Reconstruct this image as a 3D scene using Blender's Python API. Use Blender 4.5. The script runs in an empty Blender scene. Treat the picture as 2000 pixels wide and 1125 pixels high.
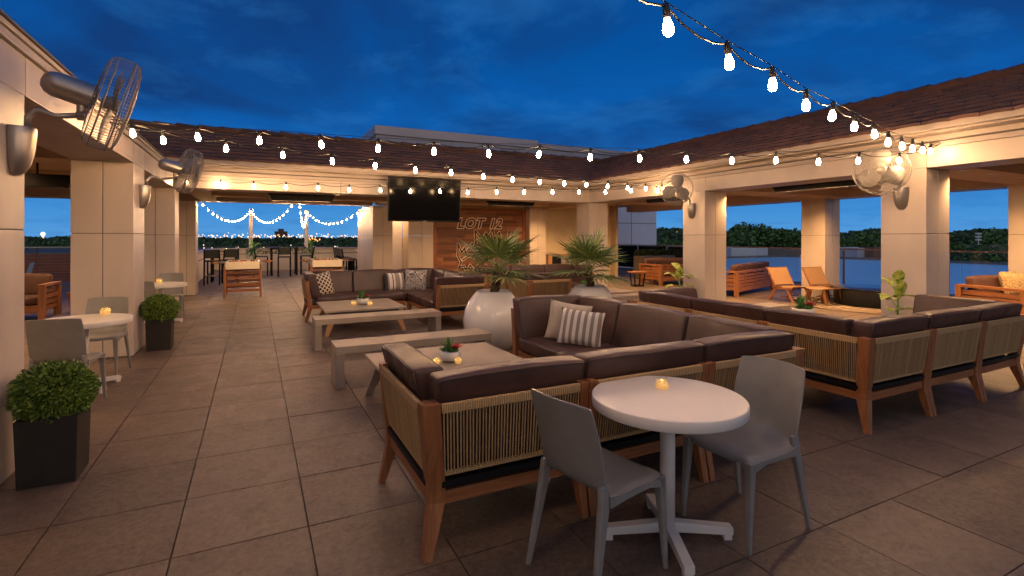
import bpy, math, random
from mathutils import Vector, Matrix
R=random.Random(7)
sin,cos,pi=math.sin,math.cos,math.pi
rad=math.radians
SC=bpy.context.scene
COL=SC.collection
# ---------------------------------------------------------------- materials
MAT={}
def nodes(name):
    m=bpy.data.materials.new(name); m.use_nodes=True
    nt=m.node_tree; b=nt.nodes['Principled BSDF']
    return m,nt,b
def mix(nt,fac,c1,c2,mode='MIX'):
    n=nt.nodes.new('ShaderNodeMix'); n.data_type='RGBA'; n.blend_type=mode
    if hasattr(fac,'is_linked') or isinstance(fac,bpy.types.NodeSocket): nt.links.new(fac,n.inputs[0])
    else: n.inputs[0].default_value=fac
    for i,c in ((6,c1),(7,c2)):
        if isinstance(c,bpy.types.NodeSocket): nt.links.new(c,n.inputs[i])
        else: n.inputs[i].default_value=(*c[:3],1)
    return n.outputs[2]
def ramp(nt,src,stops):
    n=nt.nodes.new('ShaderNodeValToRGB'); e=n.color_ramp.elements
    while len(e)<len(stops): e.new(.5)
    for i,(p,c) in enumerate(stops):
        e[i].position=p; e[i].color=(*c[:3],1) if not isinstance(c,(int,float)) else (c,c,c,1)
    nt.links.new(src,n.inputs[0]); return n.outputs[0]
def coords(nt,kind='Object',scale=(1,1,1),rot=(0,0,0)):
    t=nt.nodes.new('ShaderNodeTexCoord'); mp=nt.nodes.new('ShaderNodeMapping')
    mp.inputs['Scale'].default_value=scale; mp.inputs['Rotation'].default_value=rot
    nt.links.new(t.outputs[kind],mp.inputs[0]); return mp.outputs[0]
def noise(nt,vec,scale,detail=4,rough=.55,dist=0):
    n=nt.nodes.new('ShaderNodeTexNoise'); n.inputs['Scale'].default_value=scale
    n.inputs['Detail'].default_value=detail; n.inputs['Roughness'].default_value=rough
    n.inputs['Distortion'].default_value=dist
    nt.links.new(vec,n.inputs['Vector']); return n.outputs['Fac']
def bump(nt,b,h,strength,dist=.01):
    n=nt.nodes.new('ShaderNodeBump'); n.inputs['Strength'].default_value=strength; n.inputs['Distance'].default_value=dist
    nt.links.new(h,n.inputs['Height']); nt.links.new(n.outputs[0],b.inputs['Normal'])
def island(nt):
    return nt.nodes.new('ShaderNodeNewGeometry').outputs['Random Per Island']
def basic(name,col,rough=.5,metal=0,var=.12,scale=6,bmp=0,bscale=60,coat=0,spec=.5,stretch=(1,1,1),roughvar=0):
    m,nt,b=nodes(name)
    v=coords(nt,'Object',stretch)
    n=noise(nt,v,scale,5)
    lo=tuple(c*(1-var) for c in col); hi=tuple(min(1,c*(1+var)) for c in col)
    c=ramp(nt,n,[(.3,lo),(.7,hi)])
    nt.links.new(c,b.inputs['Base Color'])
    b.inputs['Roughness'].default_value=rough; b.inputs['Metallic'].default_value=metal
    b.inputs['Specular IOR Level'].default_value=spec
    b.inputs['Coat Weight'].default_value=coat; b.inputs['Coat Roughness'].default_value=.05
    if roughvar:
        r=ramp(nt,noise(nt,v,scale*1.7,6),[(.3,rough-roughvar),(.7,rough+roughvar)]); nt.links.new(r,b.inputs['Roughness'])
    if bmp: bump(nt,b,noise(nt,v,bscale,3),bmp,.004)
    MAT[name]=m; return m
def emit(name,col,strength):
    m,nt,b=nodes(name)
    b.inputs['Base Color'].default_value=(*col,1)
    b.inputs['Emission Color'].default_value=(*col,1); b.inputs['Emission Strength'].default_value=strength
    b.inputs['Roughness'].default_value=.4
    MAT[name]=m; return m
def wood(name,dark,light,axis=0,rough=.45,scale=1):
    m,nt,b=nodes(name)
    st=[14,14,14]; st[axis]=1.2
    v=coords(nt,'Object',tuple(s*scale for s in st))
    n=noise(nt,v,2.2,6,.6,.8); c=ramp(nt,n,[(.25,dark),(.75,light)])
    r=island(nt); c2=mix(nt,ramp(nt,r,[(0,0.0),(1,.45)]),c,dark)
    nt.links.new(c2,b.inputs['Base Color']); b.inputs['Roughness'].default_value=rough
    bump(nt,b,n,.25,.002)
    MAT[name]=m; return m
PANEL=(.53,.45,.395)
basic('panel',PANEL,.42,0,.10,1.6,.12,90,spec=.5,roughvar=.12,stretch=(1,1,.45))
basic('panel_joint',(.10,.085,.07),.8,0,.1)
basic('trim',(.43,.365,.33),.45,0,.05,2)
basic('trim_dark',(.09,.075,.065),.6,0,.1)
basic('ceiling',(.56,.44,.30),.7,0,.06,2)
basic('plaster',(.60,.50,.33),.75,0,.07,2,.15,80)
basic('gray_cladding',(.25,.26,.33),.4,.2,.06,.6)
basic('white_panel',(.66,.64,.72),.5,0,.05,.8)
basic('leather',(.066,.032,.026),.40,0,.28,3.5,.3,16,spec=.45,roughvar=.1)
basic('outdoor_fabric',(.075,.030,.022),.7,0,.18,6,.2,200)
basic('black',(.009,.009,.010),.5,0,.2,spec=.15)
basic('black_gloss',(.008,.008,.009),.18,0,.2,spec=.5)
basic('screen',(.003,.003,.004),.12,0,.1,spec=.08)
basic('gray_plastic',(.235,.225,.212),.38,0,.10,9,.08,300,spec=.5)
basic('white_lacquer',(.72,.67,.62),.31,0,.03,2,spec=.35)
basic('white_metal',(.66,.62,.60),.35,0,.04)
basic('pot_white',(.78,.74,.70),.10,0,.02,2,coat=.8)
basic('bowl_white',(.75,.70,.64),.4,0,.04,12,.3,60)
basic('soil',(.02,.013,.009),.95,0,.4,30,.6,80)
basic('concrete',(.30,.25,.205),.5,0,.17,3.2,.2,40,roughvar=.12)
basic('concrete_top',(.38,.305,.23),.46,0,.16,2.2,.1,40)
basic('steel',(.42,.38,.35),.34,.85,.08,5)
basic('wire',(.30,.275,.25),.5,.5,.05)
basic('blade_metal',(.30,.27,.25),.6,.1,.06)
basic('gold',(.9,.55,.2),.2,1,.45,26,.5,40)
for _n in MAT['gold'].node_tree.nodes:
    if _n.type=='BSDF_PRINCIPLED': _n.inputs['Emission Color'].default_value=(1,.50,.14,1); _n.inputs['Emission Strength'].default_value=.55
basic('dark_trunk',(.07,.04,.02),.9,0,.4,25,.8,60)
basic('bark',(.055,.04,.03),.95,0,.3,3,.6,12)
basic('linen',(.46,.38,.30),.9,0,.08,20,.4,300)
basic('rubber',(.03,.03,.03),.8)
basic('cable',(.012,.011,.01),.5)
basic('rail_wood',(.42,.22,.11),.4,0,.15,4)
basic('asphalt',(.035,.037,.04),.9,0,.2,.05)
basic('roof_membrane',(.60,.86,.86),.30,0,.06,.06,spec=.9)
basic('far_wall',(.16,.14,.13),.8,0,.2,.1)
basic('far_brick',(.16,.085,.06),.8,0,.2,.1)
basic('far_white',(.6,.62,.66),.7,0,.1,.1)
basic('far_lot',(.075,.09,.11),.8,0,.35,.03)
basic('turf',(.030,.045,.022),.95,0,.4,.03)
basic('dark_wicker',(.013,.010,.008),.6,0,.3,10,.5,90)
basic('charcoal_fabric',(.045,.047,.04),.8,0,.1,20,.3,200)
basic('foos_white',(.72,.64,.54),.35,0,.04)
basic('field_green',(.05,.16,.06),.7)
basic('beige_wall',(.62,.52,.40),.6,0,.06,1)
wood('teak_x',(.17,.055,.018),(.40,.165,.060),0)
wood('teak_y',(.17,.055,.018),(.40,.165,.060),1)
wood('teak_z',(.17,.055,.018),(.40,.165,.060),2)
wood('deep_wood_x',(.14,.035,.012),(.32,.10,.035),0,.5,.7)
wood('light_wood',(.30,.15,.06),(.50,.28,.13),2)
def mk_glass(name,tint=(.9,.95,1),a=.12):
    m=bpy.data.materials.new(name); m.use_nodes=True; nt=m.node_tree; nt.nodes.clear()
    o=nt.nodes.new('ShaderNodeOutputMaterial'); t=nt.nodes.new('ShaderNodeBsdfTransparent'); g=nt.nodes.new('ShaderNodeBsdfGlossy')
    t.inputs[0].default_value=(*tint,1); g.inputs['Roughness'].default_value=.02
    f=nt.nodes.new('ShaderNodeFresnel'); f.inputs[0].default_value=1.45
    mx=nt.nodes.new('ShaderNodeMixShader'); nt.links.new(f.outputs[0],mx.inputs[0]); nt.links.new(t.outputs[0],mx.inputs[1]); nt.links.new(g.outputs[0],mx.inputs[2])
    nt.links.new(mx.outputs[0],o.inputs[0]); MAT[name]=m
mk_glass('glass')
def mk_rope():
    m,nt,b=nodes('rope')
    r=island(nt); v=coords(nt,'Object'); n=noise(nt,v,90,3)
    c=ramp(nt,r,[(0,(.42,.26,.11)),(.5,(.55,.355,.16)),(1,(.64,.44,.22))])
    c=mix(nt,n,c,(.26,.17,.09)); nt.links.new(c,b.inputs['Base Color']); b.inputs['Roughness'].default_value=.75
    bump(nt,b,n,.4,.003); MAT['rope']=m
mk_rope()
def mk_ropeband(name,sc):
    m,nt,b=nodes(name)
    v=coords(nt,'Object'); 
    sx=nt.nodes.new('ShaderNodeSeparateXYZ'); nt.links.new(v,sx.inputs[0])
    ad=nt.nodes.new('ShaderNodeMath'); ad.operation='ADD'; nt.links.new(sx.outputs[0],ad.inputs[0]); nt.links.new(sx.outputs[1],ad.inputs[1])
    ml=nt.nodes.new('ShaderNodeMath'); ml.operation='MULTIPLY'; ml.inputs[1].default_value=sc; nt.links.new(ad.outputs[0],ml.inputs[0])
    sn=nt.nodes.new('ShaderNodeMath'); sn.operation='SINE'; nt.links.new(ml.outputs[0],sn.inputs[0])
    h=ramp(nt,sn.outputs[0],[(0,(.36,.225,.10)),(.6,(.56,.37,.18))])
    nt.links.new(h,b.inputs['Base Color']); b.inputs['Roughness'].default_value=.75
    bump(nt,b,sn.outputs[0],.6,.004); MAT[name]=m
mk_ropeband('rope_band',2*pi/.0125)
mk_ropeband('cane',2*pi/.03)
for _n in MAT['cane'].node_tree.nodes:
    if _n.type=='VALTORGB': _n.color_ramp.elements[0].color=(.20,.09,.035,1); _n.color_ramp.elements[1].color=(.42,.27,.145,1)
def mk_tile():
    m,nt,b=nodes('floor_tile')
    v=coords(nt,'Object'); r=island(nt)
    n1=noise(nt,v,1.1,6,.6,.4); n2=noise(nt,v,9,5,.65); n3=noise(nt,v,140,2)
    c=ramp(nt,n1,[(.3,(.074,.051,.040)),(.52,(.124,.088,.070)),(.72,(.172,.124,.099))])
    c=mix(nt,ramp(nt,n2,[(.35,0.),(.7,.45)]),c,(.15,.098,.068))
    c=mix(nt,.55,c,ramp(nt,r,[(0,(.066,.049,.042)),(.5,(.126,.092,.075)),(1,(.195,.142,.112))]))
    c=mix(nt,ramp(nt,n3,[(.4,0.),(.7,.5)]),c,(.05,.038,.03))
    # fine mottling and damp stains
    n4=noise(nt,v,30,6,.75,.3); c=mix(nt,ramp(nt,n4,[(.42,0.),(.62,.55)]),c,(.215,.155,.118)); n5=noise(nt,v,13,6,.8,.6); c=mix(nt,ramp(nt,n5,[(.50,0.),(.66,.55)]),c,(.052,.037,.030))
    st=noise(nt,v,1.9,5,.6,.2)
    c=mix(nt,ramp(nt,st,[(.50,0.),(.75,.28)]),c,(.060,.044,.037))
    nt.links.new(c,b.inputs['Base Color'])
    ro=ramp(nt,noise(nt,v,3.3,6,.7,.6),[(.3,.38),(.7,.62)]); nt.links.new(ro,b.inputs['Roughness'])
    b.inputs['Specular IOR Level'].default_value=.4
    bump(nt,b,n3,.35,.002); MAT['floor_tile']=m
mk_tile()
def mk_rooftile():
    m,nt,b=nodes('roof_tile')
    v=coords(nt,'Object'); r=island(nt); n=noise(nt,v,7,5)
    c=ramp(nt,r,[(0,(.060,.028,.022)),(.45,(.135,.055,.038)),(.8,(.19,.075,.045)),(1,(.10,.060,.055))])
    c=mix(nt,n,c,(.055,.028,.022)); nt.links.new(c,b.inputs['Base Color']); b.inputs['Roughness'].default_value=.75
    bump(nt,b,n,.5,.01); MAT['roof_tile']=m
mk_rooftile()
def mk_mural():
    m,nt,b=nodes('plank_wall')
    r=island(nt); v=coords(nt,'Object',(1.5,14,14)); n=noise(nt,v,2,6,.65,.6)
    c=ramp(nt,r,[(0,(.080,.028,.016)),(.3,(.16,.055,.026)),(.6,(.24,.092,.042)),(.85,(.33,.145,.065)),(1,(.11,.04,.022))])
    c=mix(nt,ramp(nt,n,[(.3,0.),(.75,.6)]),c,(.12,.035,.014)); nt.links.new(c,b.inputs['Base Color']); b.inputs['Roughness'].default_value=.5
    bump(nt,b,n,.3,.003); MAT['plank_wall']=m
mk_mural()
def mk_leaf(name,cols,rough=.5,trans=.15):
    m,nt,b=nodes(name)
    r=island(nt); c=ramp(nt,r,[(i/(len(cols)-1),k) for i,k in enumerate(cols)])
    nt.links.new(c,b.inputs['Base Color']); b.inputs['Roughness'].default_value=rough
    b.inputs['Subsurface Weight'].default_value=0
    MAT[name]=m
mk_leaf('boxwood',[(.045,.095,.010),(.09,.17,.018),(.16,.25,.03),(.27,.36,.055)])
mk_leaf('palm_leaf',[(.08,.135,.035),(.13,.20,.05),(.21,.26,.075),(.34,.32,.11)],.45)
mk_leaf('succ_green',[(.05,.16,.04),(.10,.28,.06),(.2,.36,.10)])
mk_leaf('succ_red',[(.42,.05,.045),(.58,.09,.07),(.35,.04,.05)])
mk_leaf('fern',[(.07,.22,.04),(.12,.34,.06),(.2,.42,.09)])
mk_leaf('hedge',[(.010,.022,.006),(.02,.04,.01),(.035,.055,.014)])
mk_leaf('tree_leaf',[(.05,.11,.03),(.09,.18,.045),(.14,.25,.06),(.07,.14,.05)],.8)
mk_leaf('wood_leaf',[(.032,.062,.030),(.055,.10,.04),(.085,.14,.05)],.9)
def mk_dief():
    m,nt,b=nodes('dieffenbachia')
    v=coords(nt,'Object'); n=noise(nt,v,15,3,.6,.3); c=ramp(nt,n,[(.34,(.10,.22,.02)),(.46,(.42,.52,.07)),(.64,(.70,.74,.18))])
    nt.links.new(c,b.inputs['Base Color']); b.inputs['Roughness'].default_value=.4; MAT['dieffenbachia']=m
mk_dief()
def mk_stripes(name,stops,freq,axis='X',rot=0,kind='Object'):
    m,nt,b=nodes(name)
    v=coords(nt,kind); sx=nt.nodes.new('ShaderNodeSeparateXYZ'); nt.links.new(v,sx.inputs[0])
    ml=nt.nodes.new('ShaderNodeMath'); ml.operation='MULTIPLY'; ml.inputs[1].default_value=freq; nt.links.new(sx.outputs[axis],ml.inputs[0])
    fr=nt.nodes.new('ShaderNodeMath'); fr.operation='FRACT'; nt.links.new(ml.outputs[0],fr.inputs[0])
    c=ramp(nt,fr.outputs[0],stops); nt.nodes[-1].color_ramp.interpolation='CONSTANT'
    n=noise(nt,v,260,2); c=mix(nt,ramp(nt,n,[(.3,0.),(.8,.25)]),c,(.2,.17,.14))
    nt.links.new(c,b.inputs['Base Color']); b.inputs['Roughness'].default_value=.9; bump(nt,b,n,.4,.002)
    MAT[name]=m; return m
W=(.72,.66,.60); G=(.27,.215,.175); K=(.02,.02,.02)
mk_stripes('stripe_cloth',[(0,W),(.5,G)],14.5)
mk_stripes('banded_cloth',[(0,G),(.15,W),(.25,G),(.36,K),(.62,G),(.68,W),(.82,K),(.86,W),(.94,G)],2.1)
def mk_lattice():
    m,nt,b=nodes('lattice_cloth')
    v=coords(nt,'Object'); sx=nt.nodes.new('ShaderNodeSeparateXYZ'); nt.links.new(v,sx.inputs[0])
    def M_(op,a,c=None):
        n=nt.nodes.new('ShaderNodeMath'); n.operation=op
        for k,q in enumerate((a,c)):
            if q is None: continue
            if isinstance(q,(int,float)): n.inputs[k].default_value=q
            else: nt.links.new(q,n.inputs[k])
        return n.outputs[0]
    out=[]
    for s in (1,-1):
        t_=M_('ADD',M_('MULTIPLY',sx.outputs[0],11.),M_('MULTIPLY',sx.outputs[2],11.*s))
        out.append(M_('ABSOLUTE',M_('SUBTRACT',M_('FRACT',M_('ADD',t_,50.)),.5)))
    mn=M_('MINIMUM',out[0],out[1]); c=ramp(nt,mn,[(.0,(.62,.53,.40)),(.14,(.62,.53,.40)),(.17,(.03,.02,.018))])
    nt.links.new(c,b.inputs['Base Color']); b.inputs['Roughness'].default_value=.9; MAT['lattice_cloth']=m
mk_lattice()
def mk_paisley():
    m,nt,b=nodes('paisley_cloth')
    v=coords(nt,'Object'); w=nt.nodes.new('ShaderNodeTexVoronoi'); w.inputs['Scale'].default_value=17; nt.links.new(v,w.inputs['Vector'])
    ml=nt.nodes.new('ShaderNodeMath'); ml.operation='MULTIPLY'; ml.inputs[1].default_value=22; nt.links.new(w.outputs[0],ml.inputs[0])
    sn=nt.nodes.new('ShaderNodeMath'); sn.operation='SINE'; nt.links.new(ml.outputs[0],sn.inputs[0])
    c=ramp(nt,sn.outputs[0],[(.3,(.10,.09,.085)),(.55,(.62,.56,.50))])
    nt.links.new(c,b.inputs['Base Color']); b.inputs['Roughness'].default_value=.9; MAT['paisley_cloth']=m
mk_paisley()
def mk_speckle(name,a,bb,sc):
    m,nt,b=nodes(name); v=coords(nt,'Object'); n=noise(nt,v,sc,3,.7); c=ramp(nt,n,[(.4,a),(.6,bb)])
    nt.links.new(c,b.inputs['Base Color']); b.inputs['Roughness'].default_value=.9; bump(nt,b,n,.4,.004); MAT[name]=m
mk_speckle('boucle_cloth',(.20,.11,.04),(.62,.45,.24),55)
def mk_rug():
    m,nt,b=nodes('rug'); v=coords(nt,'Object'); ln=nt.nodes.new('ShaderNodeVectorMath'); ln.operation='LENGTH'
    n=nt.nodes.new('ShaderNodeTexNoise'); n.inputs['Scale'].default_value=1.2; nt.links.new(v,n.inputs['Vector'])
    nt.links.new(v,ln.inputs[0]); ad=nt.nodes.new('ShaderNodeMath'); ad.operation='MULTIPLY_ADD'; ad.inputs[1].default_value=.5
    nt.links.new(n.outputs['Fac'],ad.inputs[0]); nt.links.new(ln.outputs['Value'],ad.inputs[2])
    ml=nt.nodes.new('ShaderNodeMath'); ml.operation='MULTIPLY'; ml.inputs[1].default_value=34; nt.links.new(ad.outputs[0],ml.inputs[0])
    sn=nt.nodes.new('ShaderNodeMath'); sn.operation='SINE'; nt.links.new(ml.outputs[0],sn.inputs[0])
    c=ramp(nt,sn.outputs[0],[(.3,(.07,.045,.03)),(.6,(.40,.31,.23))]); nt.links.new(c,b.inputs['Base Color']); b.inputs['Roughness'].default_value=.95; MAT['rug']=m
mk_rug()
emit('bulb',(1,.58,.27),345.)
emit('swag_bulb',(1,.58,.26),480.)
emit('downlight',(1,.60,.28),60.)
emit('candle_glow',(1,.55,.2),4.)
emit('city_white',(1,.78,.55),1.5)
emit('city_orange',(1,.42,.12),2.2)
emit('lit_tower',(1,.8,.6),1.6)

# ---------------------------------------------------------------- mesh builder
class MB:
    def __init__(s): s.v=[]; s.f=[]; s.sm=[]
    def add(s,vs,fs,smooth=False,M=None):
        o=len(s.v)
        s.v+= [tuple(M@Vector(p)) for p in vs] if M is not None else [tuple(p) for p in vs]
        s.f+= [tuple(i+o for i in f) for f in fs]; s.sm+=[smooth]*len(fs); return s
    def box(s,x0,x1,y0,y1,z0,z1,M=None,ch=0):
        if ch:
            return s.rbox((x0+x1)/2,(y0+y1)/2,(z0+z1)/2,abs(x1-x0)/2,abs(y1-y0)/2,abs(z1-z0)/2,ch,1,M,smooth=False)
        v=[(x,y,z) for x in (x0,x1) for y in (y0,y1) for z in (z0,z1)]
        f=[(0,1,3,2),(4,6,7,5),(0,4,5,1),(2,3,7,6),(0,2,6,4),(1,5,7,3)]
        return s.add(v,f,False,M)
    def rbox(s,cx,cy,cz,hx,hy,hz,r,n=3,M=None,puff=0,smooth=True,fn=None,seg=2):
        # rounded box
        r=min(r,hx*.98,hy*.98,hz*.98)
        def axis(h):
            L=[]
            for i in range(n+1):
                a=i/n*pi/2; L.append(-(h-r)-r*cos(a))
            inner=[-(h-r)+2*(h-r)*k/seg for k in range(1,seg)]
            L2=L+inner+[-x for x in reversed(L)]
            return L2
        ax,ay,az=axis(hx),axis(hy),axis(hz)
        # vertices on the surface only
        idx={}; vs=[]
        def P(i,j,k):
            key=(i,j,k)
            if key in idx: return idx[key]
            x,y,z=ax[i],ay[j],az[k]
            # normalise rounding
            def cl(t,h): return max(-(h-r),min(h-r,t))
            bx,by,bz=cl(x,hx),cl(y,hy),cl(z,hz)
            d=Vector((x-bx,y-by,z-bz)); L=d.length
            if L>1e-9: d=d*(r/L)
            p=Vector((bx,by,bz))+d
            if puff:
                p.x*=1+puff*.3*(1-(p.y/hy)**2)*(1-(p.z/hz)**2)*(min(hy,hz)/hx); p.y*=1+puff*(1-(p.x/hx)**2)*(1-(p.z/hz)**2); p.z*=1+puff*(1-(p.x/hx)**2)*(1-(p.y/hy)**2)
            p=p+Vector((cx,cy,cz))
            if fn: p=Vector(fn(p))
            idx[key]=len(vs); vs.append(tuple(p)); return idx[key]
        nx,ny,nz=len(ax)-1,len(ay)-1,len(az)-1; fs=[]
        for i in range(nx):
            for j in range(ny):
                fs.append((P(i,j,0),P(i,j+1,0),P(i+1,j+1,0),P(i+1,j,0))); fs.append((P(i,j,nz),P(i+1,j,nz),P(i+1,j+1,nz),P(i,j+1,nz)))
        for i in range(nx):
            for k in range(nz):
                fs.append((P(i,0,k),P(i+1,0,k),P(i+1,0,k+1),P(i,0,k+1))); fs.append((P(i,ny,k),P(i,ny,k+1),P(i+1,ny,k+1),P(i+1,ny,k)))
        for j in range(ny):
            for k in range(nz):
                fs.append((P(0,j,k),P(0,j,k+1),P(0,j+1,k+1),P(0,j+1,k))); fs.append((P(nx,j,k),P(nx,j+1,k),P(nx,j+1,k+1),P(nx,j,k+1)))
        return s.add(vs,fs,smooth,M)
    def loft(s,secs,cap=True,smooth=False,M=None):
        # secs: list of closed loops with the same count
        n=len(secs[0]); vs=[p for q in secs for p in q]; fs=[]
        for i in range(len(secs)-1):
            for j in range(n):
                k=(j+1)%n; fs.append((i*n+j,i*n+k,(i+1)*n+k,(i+1)*n+j))
        if cap: fs.append(tuple(reversed(range(n)))); fs.append(tuple((len(secs)-1)*n+j for j in range(n)))
        return s.add(vs,fs,smooth,M)
    def bar(s,pts,w,h,M=None,up=(0,0,1)):
        # rectangular section bar through pts; w,h lists or scalars
        secs=[]; N=len(pts)
        ws=w if isinstance(w,(list,tuple)) else [w]*N; hs=h if isinstance(h,(list,tuple)) else [h]*N
        for i,p in enumerate(pts):
            p=Vector(p); a=Vector(pts[max(0,i-1)]); b=Vector(pts[min(N-1,i+1)])
            t=(b-a).normalized(); u=Vector(up)
            if abs(t.dot(u))>.95: u=Vector((1,0,0))
            sd=t.cross(u).normalized(); uu=sd.cross(t).normalized()
            secs.append([tuple(p+sd*(x*ws[i]/2)+uu*(y*hs[i]/2)) for x,y in ((-1,-1),(1,-1),(1,1),(-1,1))])
        return s.loft(secs,True,False,M)
    def post(s,pts,secsize,M=None):
        # vertical-ish post: horizontal rectangular sections (sx,sy) at points
        secs=[[(p[0]+x*q[0]/2,p[1]+y*q[1]/2,p[2]) for x,y in ((-1,-1),(1,-1),(1,1),(-1,1))] for p,q in zip(pts,secsize)]
        return s.loft(secs,True,False,M)
    def tube(s,pts,r,n=8,M=None,cap=True):
        N=len(pts); rs=r if isinstance(r,(list,tuple)) else [r]*N; secs=[]; prev=None
        for i,p in enumerate(pts):
            p=Vector(p); t=(Vector(pts[min(N-1,i+1)])-Vector(pts[max(0,i-1)])).normalized()
            if prev is None:
                u=Vector((0,0,1)) if abs(t.z)<.9 else Vector((1,0,0)); a=t.cross(u).normalized()
            else:
                a=(prev-t*prev.dot(t)).normalized()
            prev=a; b=t.cross(a)
            secs.append([tuple(p+(a*cos(2*pi*k/n)+b*sin(2*pi*k/n))*rs[i]) for k in range(n)])
        return s.loft(secs,cap,True,M)
    def lathe(s,prof,n=32,M=None,smooth=True,c=(0,0,0)):
        vs=[];fs=[]
        for r,z in prof:
            for k in range(n): vs.append((c[0]+r*cos(2*pi*k/n),c[1]+r*sin(2*pi*k/n),c[2]+z))
        for i in range(len(prof)-1):
            for k in range(n):
                q=(k+1)%n; fs.append((i*n+k,i*n+q,(i+1)*n+q,(i+1)*n+k))
        if prof[0][0]>1e-6: fs.append(tuple(reversed(range(n))))
        if prof[-1][0]>1e-6: fs.append(tuple((len(prof)-1)*n+k for k in range(n)))
        return s.add(vs,fs,smooth,M)
    def ball(s,c,r,n=10,m=7,M=None,sq=1):
        return s.lathe([(r*sin(pi*i/m) if 0<i<m else 0.0001,-r*sq*cos(pi*i/m)) for i in range(m+1)],n,M,True,c)
    def quad(s,c,u,v,M=None):
        c=Vector(c);u=Vector(u);v=Vector(v)
        return s.add([c-u-v,c+u-v,c+u+v,c-u+v],[(0,1,2,3)],False,M)
    def leaf(s,base,d,up,L,w,droop=0.,seg=3,fold=0.,M=None):
        base=Vector(base);d=Vector(d).normalized();sd=d.cross(Vector(up))
        sd=sd.normalized() if sd.length>1e-5 else Vector((1,0,0)); nn=sd.cross(d).normalized()
        vs=[];fs=[]
        for i in range(seg+1):
            t=i/seg; p=base+d*L*t+Vector((0,0,-droop*t*t*L)); ww=w*sin(pi*min(.98,.08+t*.9))
            vs+= [p-sd*ww+nn*fold*ww,p,p+sd*ww+nn*fold*ww]
        for i in range(seg):
            a=i*3; fs+=[(a,a+1,a+4,a+3),(a+1,a+2,a+5,a+4)]
        return s.add(vs,fs,True,M)
    def obj(s,name,mat,parent=None,bev=0,subd=0,solid=0,loc=None):
        me=bpy.data.meshes.new(name); me.from_pydata(s.v,[],s.f); me.polygons.foreach_set('use_smooth',s.sm); me.update()
        mats=mat if isinstance(mat,(list,tuple)) else [mat]
        for m in mats: me.materials.append(MAT[m])
        o=bpy.data.objects.new(name,me); COL.objects.link(o)
        if parent: o.parent=parent
        if loc: o.location=loc
        if solid:
            q=o.modifiers.new('Solid','SOLIDIFY'); q.thickness=solid; q.offset=-1
        if subd:
            q=o.modifiers.new('Sub','SUBSURF'); q.levels=subd; q.render_levels=subd
        if bev:
            q=o.modifiers.new('Bevel','BEVEL'); q.width=bev; q.segments=2; q.limit_method='ANGLE'; q.angle_limit=rad(40)
        return o
def tag(o,label,cat=None,group=None,kind=None):
    if label: o['label']=label
    if cat: o['category']=cat
    if group: o['group']=group
    if kind: o['kind']=kind
    return o
def thing(name,label,cat,loc=(0,0,0),rz=0,group=None):
    o=bpy.data.objects.new(name,None); COL.objects.link(o); o.location=loc; o.rotation_euler=(0,0,rz); o.empty_display_size=.1
    return tag(o,label,cat,group)
def struct(o): o['kind']='structure'; return o
def dup(root,loc,rz,label,group=None):
    def rec(o,par):
        c=o.copy(); COL.objects.link(c)
        if par: c.parent=par
        for ch in list(o.children): rec(ch,c)
        return c
    r=rec(root,None); r.location=loc; r.rotation_euler=(0,0,rz); r['label']=label
    if group: r['group']=group
    return r
def label(o,t): o['label']=t; return o
T=Matrix.Translation
def RZ(a): return Matrix.Rotation(a,4,'Z')
# camera frame in plan (used only to turn measured distances into plan positions)
YAW=.4653; CH=1.55
# ================================================================ SETTING
XL,XR,YB=-1.41,8.38,11.85
ZS=2.52
TS=.6212
# ---- terrace floor of square pavers
mb=MB(); g=.0035
i0=int((-9.4+.984)/TS)-1
for i in range(-14,30):
    for j in range(-42,12):
        x0=-.984+i*TS; y1=4.813-j*TS; y0=y1-TS; x1=x0+TS
        if x1>17.2 or y1>29.3 or y0<-2.6: continue
        if y0>16.4 and (x0>4.2) and not (x0>12.0 and y1<22): continue
        if y0>22.4 and x0<-2.0: continue
        dz=R.uniform(-.0012,.0012); 
        a,b,c,d=x0+g,x1-g,y0+g,y1-g
        mb.add([(a,c,dz),(b,c,dz),(b,d,dz),(a,d,dz),(a,c,-.03),(b,c,-.03),(b,d,-.03),(a,d,-.03)],[(0,1,2,3),(0,4,5,1),(1,5,6,2),(2,6,7,3),(3,7,4,0)])
struct(mb.obj('terrace_floor','floor_tile'))
mb=MB(); mb.box(-9.6,17.25,-2.8,16.4,-.6,-.032); mb.box(-9.6,4.6,16.4,29.4,-.6,-.032); mb.box(11.8,17.25,16.4,22.2,-.6,-.032)
struct(mb.obj('floor_slab','panel_joint'))
# ---- arcade columns
def column_blocks(x0,x1,y0,y1,z1=ZS,splitx=True,zj=1.6):
    m=MB(); gp=.004; xm=(x0+x1)/2
    xs=[(x0,xm-gp),(xm+gp,x1)] if splitx else [(x0,x1)]
    for a,b in xs:
        m.box(a,b,y0,y1,0.012,zj-gp); m.box(a,b,y0,y1,zj+gp,z1)
    return m
def column(x0,x1,y0,y1,parent,**k):
    k={**k}
    o=column_blocks(x0,x1,y0,y1,**k).obj('column','panel',parent,bev=.003)
    c=MB(); c.box(x0+.012,x1-.012,y0+.012,y1-.012,-.02,ZS-.01); c.obj('column_core','panel_joint',o)
    return o
left=thing('arcade_wing','open arcade wing on the left with cream panel columns and dark eave','building')
back=thing('arcade_wing','back wing of the courtyard with red tiled roof behind the television','building')
right=thing('arcade_wing','right arcade wing with red tiled roof, white panel columns and ceiling lights','building')
for y0,y1 in ((3.92,4.64),(8.17,8.90),(12.05,12.65),(.3,.9)): column(-2.05,XL,y0,y1,left)
column(-1.82,XL,16.0,16.7,left)
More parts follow.
